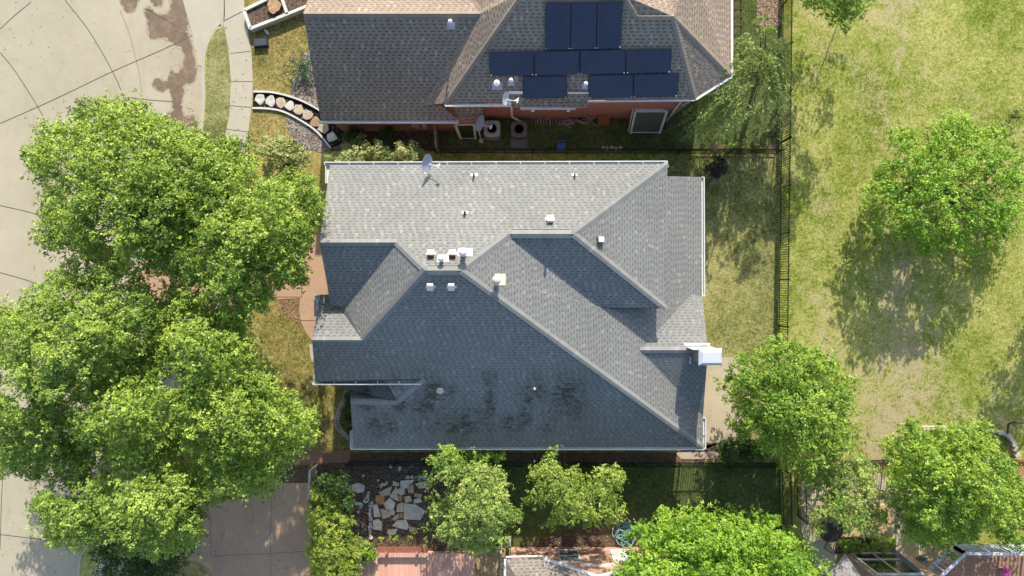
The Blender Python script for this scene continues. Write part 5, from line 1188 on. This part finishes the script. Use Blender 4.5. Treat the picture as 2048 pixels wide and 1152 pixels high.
# courtyard furniture
e = thing('round_table', 1662, 1058, 0.09, 'dark round patio table on gold flagstones under olive tree', 'table'); c = P(1662, 1060, 0.83)
m = MB(); m.lathe([(0.62, 0.80), (0.64, 0.82), (0.62, 0.85)], (c.x, c.y, 0), 36); m.build('table_top', plain('dark_bronze', (0.06,0.042,0.036), 0.5, var=0.2), e)
for a in range(3): t = a*2.1; m = MB(); m.tube([(c.x+0.1*math.cos(t), c.y+0.1*math.sin(t), 0.8), (c.x+0.45*math.cos(t), c.y+0.45*math.sin(t), 0.09)], 0.025, 6); m.build('leg', M_iron, e)
e = thing('lattice_chair', 1660, 1095, 0.02, 'iron lattice back patio chair below the dark round table', 'chair'); M_ir2 = plain('bronze_iron', (0.06,0.045,0.035), 0.5)
zt = 0.95; a, b = P(1656,1080,0.5), P(1670,1080,0.5); c, d = P(1648,1096,zt), P(1665,1107,zt)
m = MB(); m.bar(a, c, 0.03); m.bar(b, d, 0.03); m.bar(c, d, 0.04); 
for t in np.linspace(0.15, 1.0, 6): m.bar(a.lerp(c, t), b.lerp(d, max(0, t-0.35)), 0.012); m.bar(a.lerp(c, max(0, t-0.35)), b.lerp(d, t), 0.012)
m.build('backrest', M_ir2, e); m = MB(); m.box(((a+b)/2)+Vector((0, 0.15, -0.05)), (0.42, 0.4, 0.03)); m.build('seat', M_ir2, e)
for dx, dy in ((-.2, .3), (.2, .3), (-.2, -.05), (.2, -.05)): q = (a+b)/2; m = MB(); m.bar((q.x+dx, q.y+dy, 0.02), (q.x+dx, q.y+dy, 0.45), 0.025); m.build('leg', M_ir2, e)
for i, (x, y) in enumerate(((1848,857),(1858,857),(1870,857),(1880,857),(1890,858),(1977,860),(1990,862),(2003,866),(2015,870),(2024,878),(2029,888),(2033,898),(2036,910))):
    m = MB(); c = P(x, y, 0.25); m.box((c.x, c.y, 0.12), (0.29, 0.2, 0.28), rz=(0 if i < 8 else -0.5*(i-7))); tag(m.build('wall_block', plain('pale_block', (0.50,0.44,0.34), 0.85, var=0.15)), ORD[i]+' pale block of the low retaining wall at right, counting from its left end', 'block', 'retaining wall blocks at right')
for i, (x, y, sz, lab) in enumerate(((1843,1118,0.42,'pale blue-green rosette plant beside the sunroom'), (1925,1072,0.40,'blue-green rosette plant above the grey railing'))):
    e = thing('agave_plant', x, y, 0.05, lab, 'plant', 'blue rosette plants'); m = MB(); c = P(x, y, 0.3); rd = random.Random(i)
    for k in range(60):
        t = rd.uniform(0, 6.283); el = rd.uniform(0.1, 1.3); L = sz*rd.uniform(0.5, 1.05); d = Vector((math.cos(t)*math.cos(el), math.sin(t)*math.cos(el), math.sin(el)*0.8)); s = Vector((-math.sin(t), math.cos(t), 0))*0.035
        m.face([c-Vector((0,0,.2)), c+d*L*0.6+s, c+d*L, c+d*L*0.6-s])
    m.build('leaf', plain('agave_blue', (0.36,0.52,0.56), 0.5, var=0.35, scale=8), e)
    m = MB(); m.lathe([(0.12, 0), (0.18, 0.22), (0.19, 0.24)], (c.x, c.y, 0.02), 16); m.build('pot', stone_mat(1), e)
# grey railing round a brown deck
e = thing('raised_deck', 1950, 1140, 0, 'brown boarded raised deck with grey wooden railing at bottom right corner', 'deck'); Mg = plain('rail_grey', (0.52,0.55,0.58), 0.6, var=0.1)
zd = 1.3
m = MB(); m.prism([tuple(P(x, y, zd)[:2]) for x, y in ((1908,1094),(2100,1096),(2100,1300),(1780,1300),(1790,1200),(1842,1152))], zd-0.15, zd); m.build('deck_boards', boards('deck_brown', (0.34,0.19,0.12), 0.14, 'X'), e)
def railing(a, b, h, n, flatlean=0.0):
    a = Vector(a); b = Vector(b); up = Vector((0, 0, h)); m = MB(); m.bar(a+up, b+up, 0.15, 0.05); m.bar(a+up*0.08, b+up*0.08, 0.2, 0.06); m.build('top_rail', Mg, e)
    for i in range(n+1):
        p = a.lerp(b, i/n); m = MB(); m.bar(p, p+up, 0.05 if i % 6 else 0.12, 0.05 if i % 6 else 0.12); m.build('baluster', Mg, e)
railing(P(1905,1092,zd), P(2110,1093,zd), 1.0, 26); railing(P(1905,1092,zd), P(1800,1190,zd), 1.0, 16)
e = thing('pink_flowers', 2010, 1142, zd, 'bright pink flower pot on the brown deck', 'flower pot'); c = P(2010, 1142, zd+0.3); m = MB(); m.lathe([(0.1, 0), (0.15, 0.25)], (c.x, c.y, zd), 14); m.build('pot', stone_mat(4), e)
m = MB(); rd = random.Random(2)
for k in range(90): q = c+Vector((rd.gauss(0, .11), rd.gauss(0, .08), rd.uniform(0, .15))); m.lathe([(0.001, 0.012), (0.035, 0)], q, 6)
m.build('blossom', plain('pink', (0.6,0.06,0.32), 0.6, var=0.2), e)
e = thing('red_deck', 2035, 930, 0, 'red-brown timber deck edge at right picture edge behind iron fence', 'deck'); m = MB(); m.prism([tuple(P(x, y, 0.3)[:2]) for x, y in ((2022,923),(2100,923),(2100,975),(2040,975))], 0, 0.3); m.build('deck_boards', boards('deck_orange', (0.50,0.22,0.12), 0.14, 'Y'), e)
e = thing('park_arbor', 2030, 855, 0, 'dark metal arbour at right edge of the grass', 'arbour'); m = MB(); m.tube([P(2015,868,0.02), P(2017,848,1.9), P(2030,843,2.2), P(2060,848,2.2)], 0.06, 8); m.build('frame', M_ir2, e); m = MB(); m.tube([P(2060,848,2.2), P(2058,870,0.02)], 0.05, 8); m.build('post', M_ir2, e)
e = thing('trellis', 1472, 45, 0, 'brown timber trellis along east side of the brown house', 'trellis'); m = MB(); Mt = plain('trellis_wood', (0.07,0.045,0.028), 0.85)
for x in (1468, 1482): m.bar(P(x,-60,1.9), P(x,95,1.9), 0.06, 0.06)
for y in range(-50, 100, 17): m.bar(P(1464,y,1.95), P(1486,y,1.95), 0.05, 0.05)
m.build('lattice', Mt, e)
for y in (-55, 92): m = MB(); c = P(1482, y, 1.9); m.bar((c.x, c.y, 0), (c.x, c.y, 1.9), 0.09, 0.09); m.build('post', Mt, e)
for i, (x, y, lab) in enumerate(((2030,232,'small dark round bush on the park grass, above the round bright tree'),)):
    tree('grass_tuft', lab, 'bush', [(x-7,y),(x-5,y-8),(x+5,y-8),(x+7,y),(x+5,y+7),(x-5,y+7)], (x, y), 0.15, 0.5, L_dark, 700, rc=0.18, ls=0.08, spacing=6, nl=40, trunk_r=0.02, lump=0.1, limbs=3)

# leaf litter: nobody could count it
rng = np.random.default_rng(77); cen = []
def litter(n, poly, z, clump=0):
    xs = [p[0] for p in poly]; ys = [p[1] for p in poly]; X = rng.uniform(min(xs), max(xs), n*2); Y = rng.uniform(min(ys), max(ys), n*2); k = in_poly(X, Y, poly); X, Y = X[k][:n], Y[k][:n]
    for x, y in zip(X, Y): cen.append(tuple(P(x, y, z)+Vector((0, 0, 0.012))))
litter(160, [(0,0),(400,0),(400,300),(0,300)], SZ); litter(120, [(300,0),(395,60),(405,280),(380,300),(340,150)], SZ)
litter(60, [(447,50),(505,100),(500,300),(450,300)], 0.02); litter(900, [(505,60),(640,60),(640,300),(505,300)], 0.01)
litter(1100, [(660,240),(1000,240),(1000,315),(660,315)], 0.01); litter(700, [(560,595),(700,595),(700,900),(560,900)], 0.01)
litter(200, [(400,960),(620,960),(620,1150),(400,1150)], 0.03); litter(900, [(640,900),(1400,900),(1400,930),(640,930)], 0.015)
litter(900, [(640,930),(990,930),(990,1100),(640,1100)], 0.015); litter(70, [(1400,720),(1480,720),(1480,880),(1400,880)], 0.02)
litter(900, [(1600,930),(1860,930),(1860,1080),(1600,1080)], 0.02); litter(500, [(1060,1040),(1300,1040),(1300,1095),(1060,1095)], 0.02); litter(80, [(0,900),(150,900),(150,1150),(0,1150)], SZ)
cen = np.array(cen); n = len(cen)
lo = leaf_mesh('leaf_litter', cen, unit(rng.normal(size=(n, 3))*0.25+np.array([0, 0, 1.0])), 0.07*rng.uniform(0.5, 1.4, n), rng.random(n), leafmat('dry_leaf', (0.12, 0.07, 0.03), (0.45, 0.33, 0.14), 0.1), None, rng=rng)
tag(lo, kind='stuff')
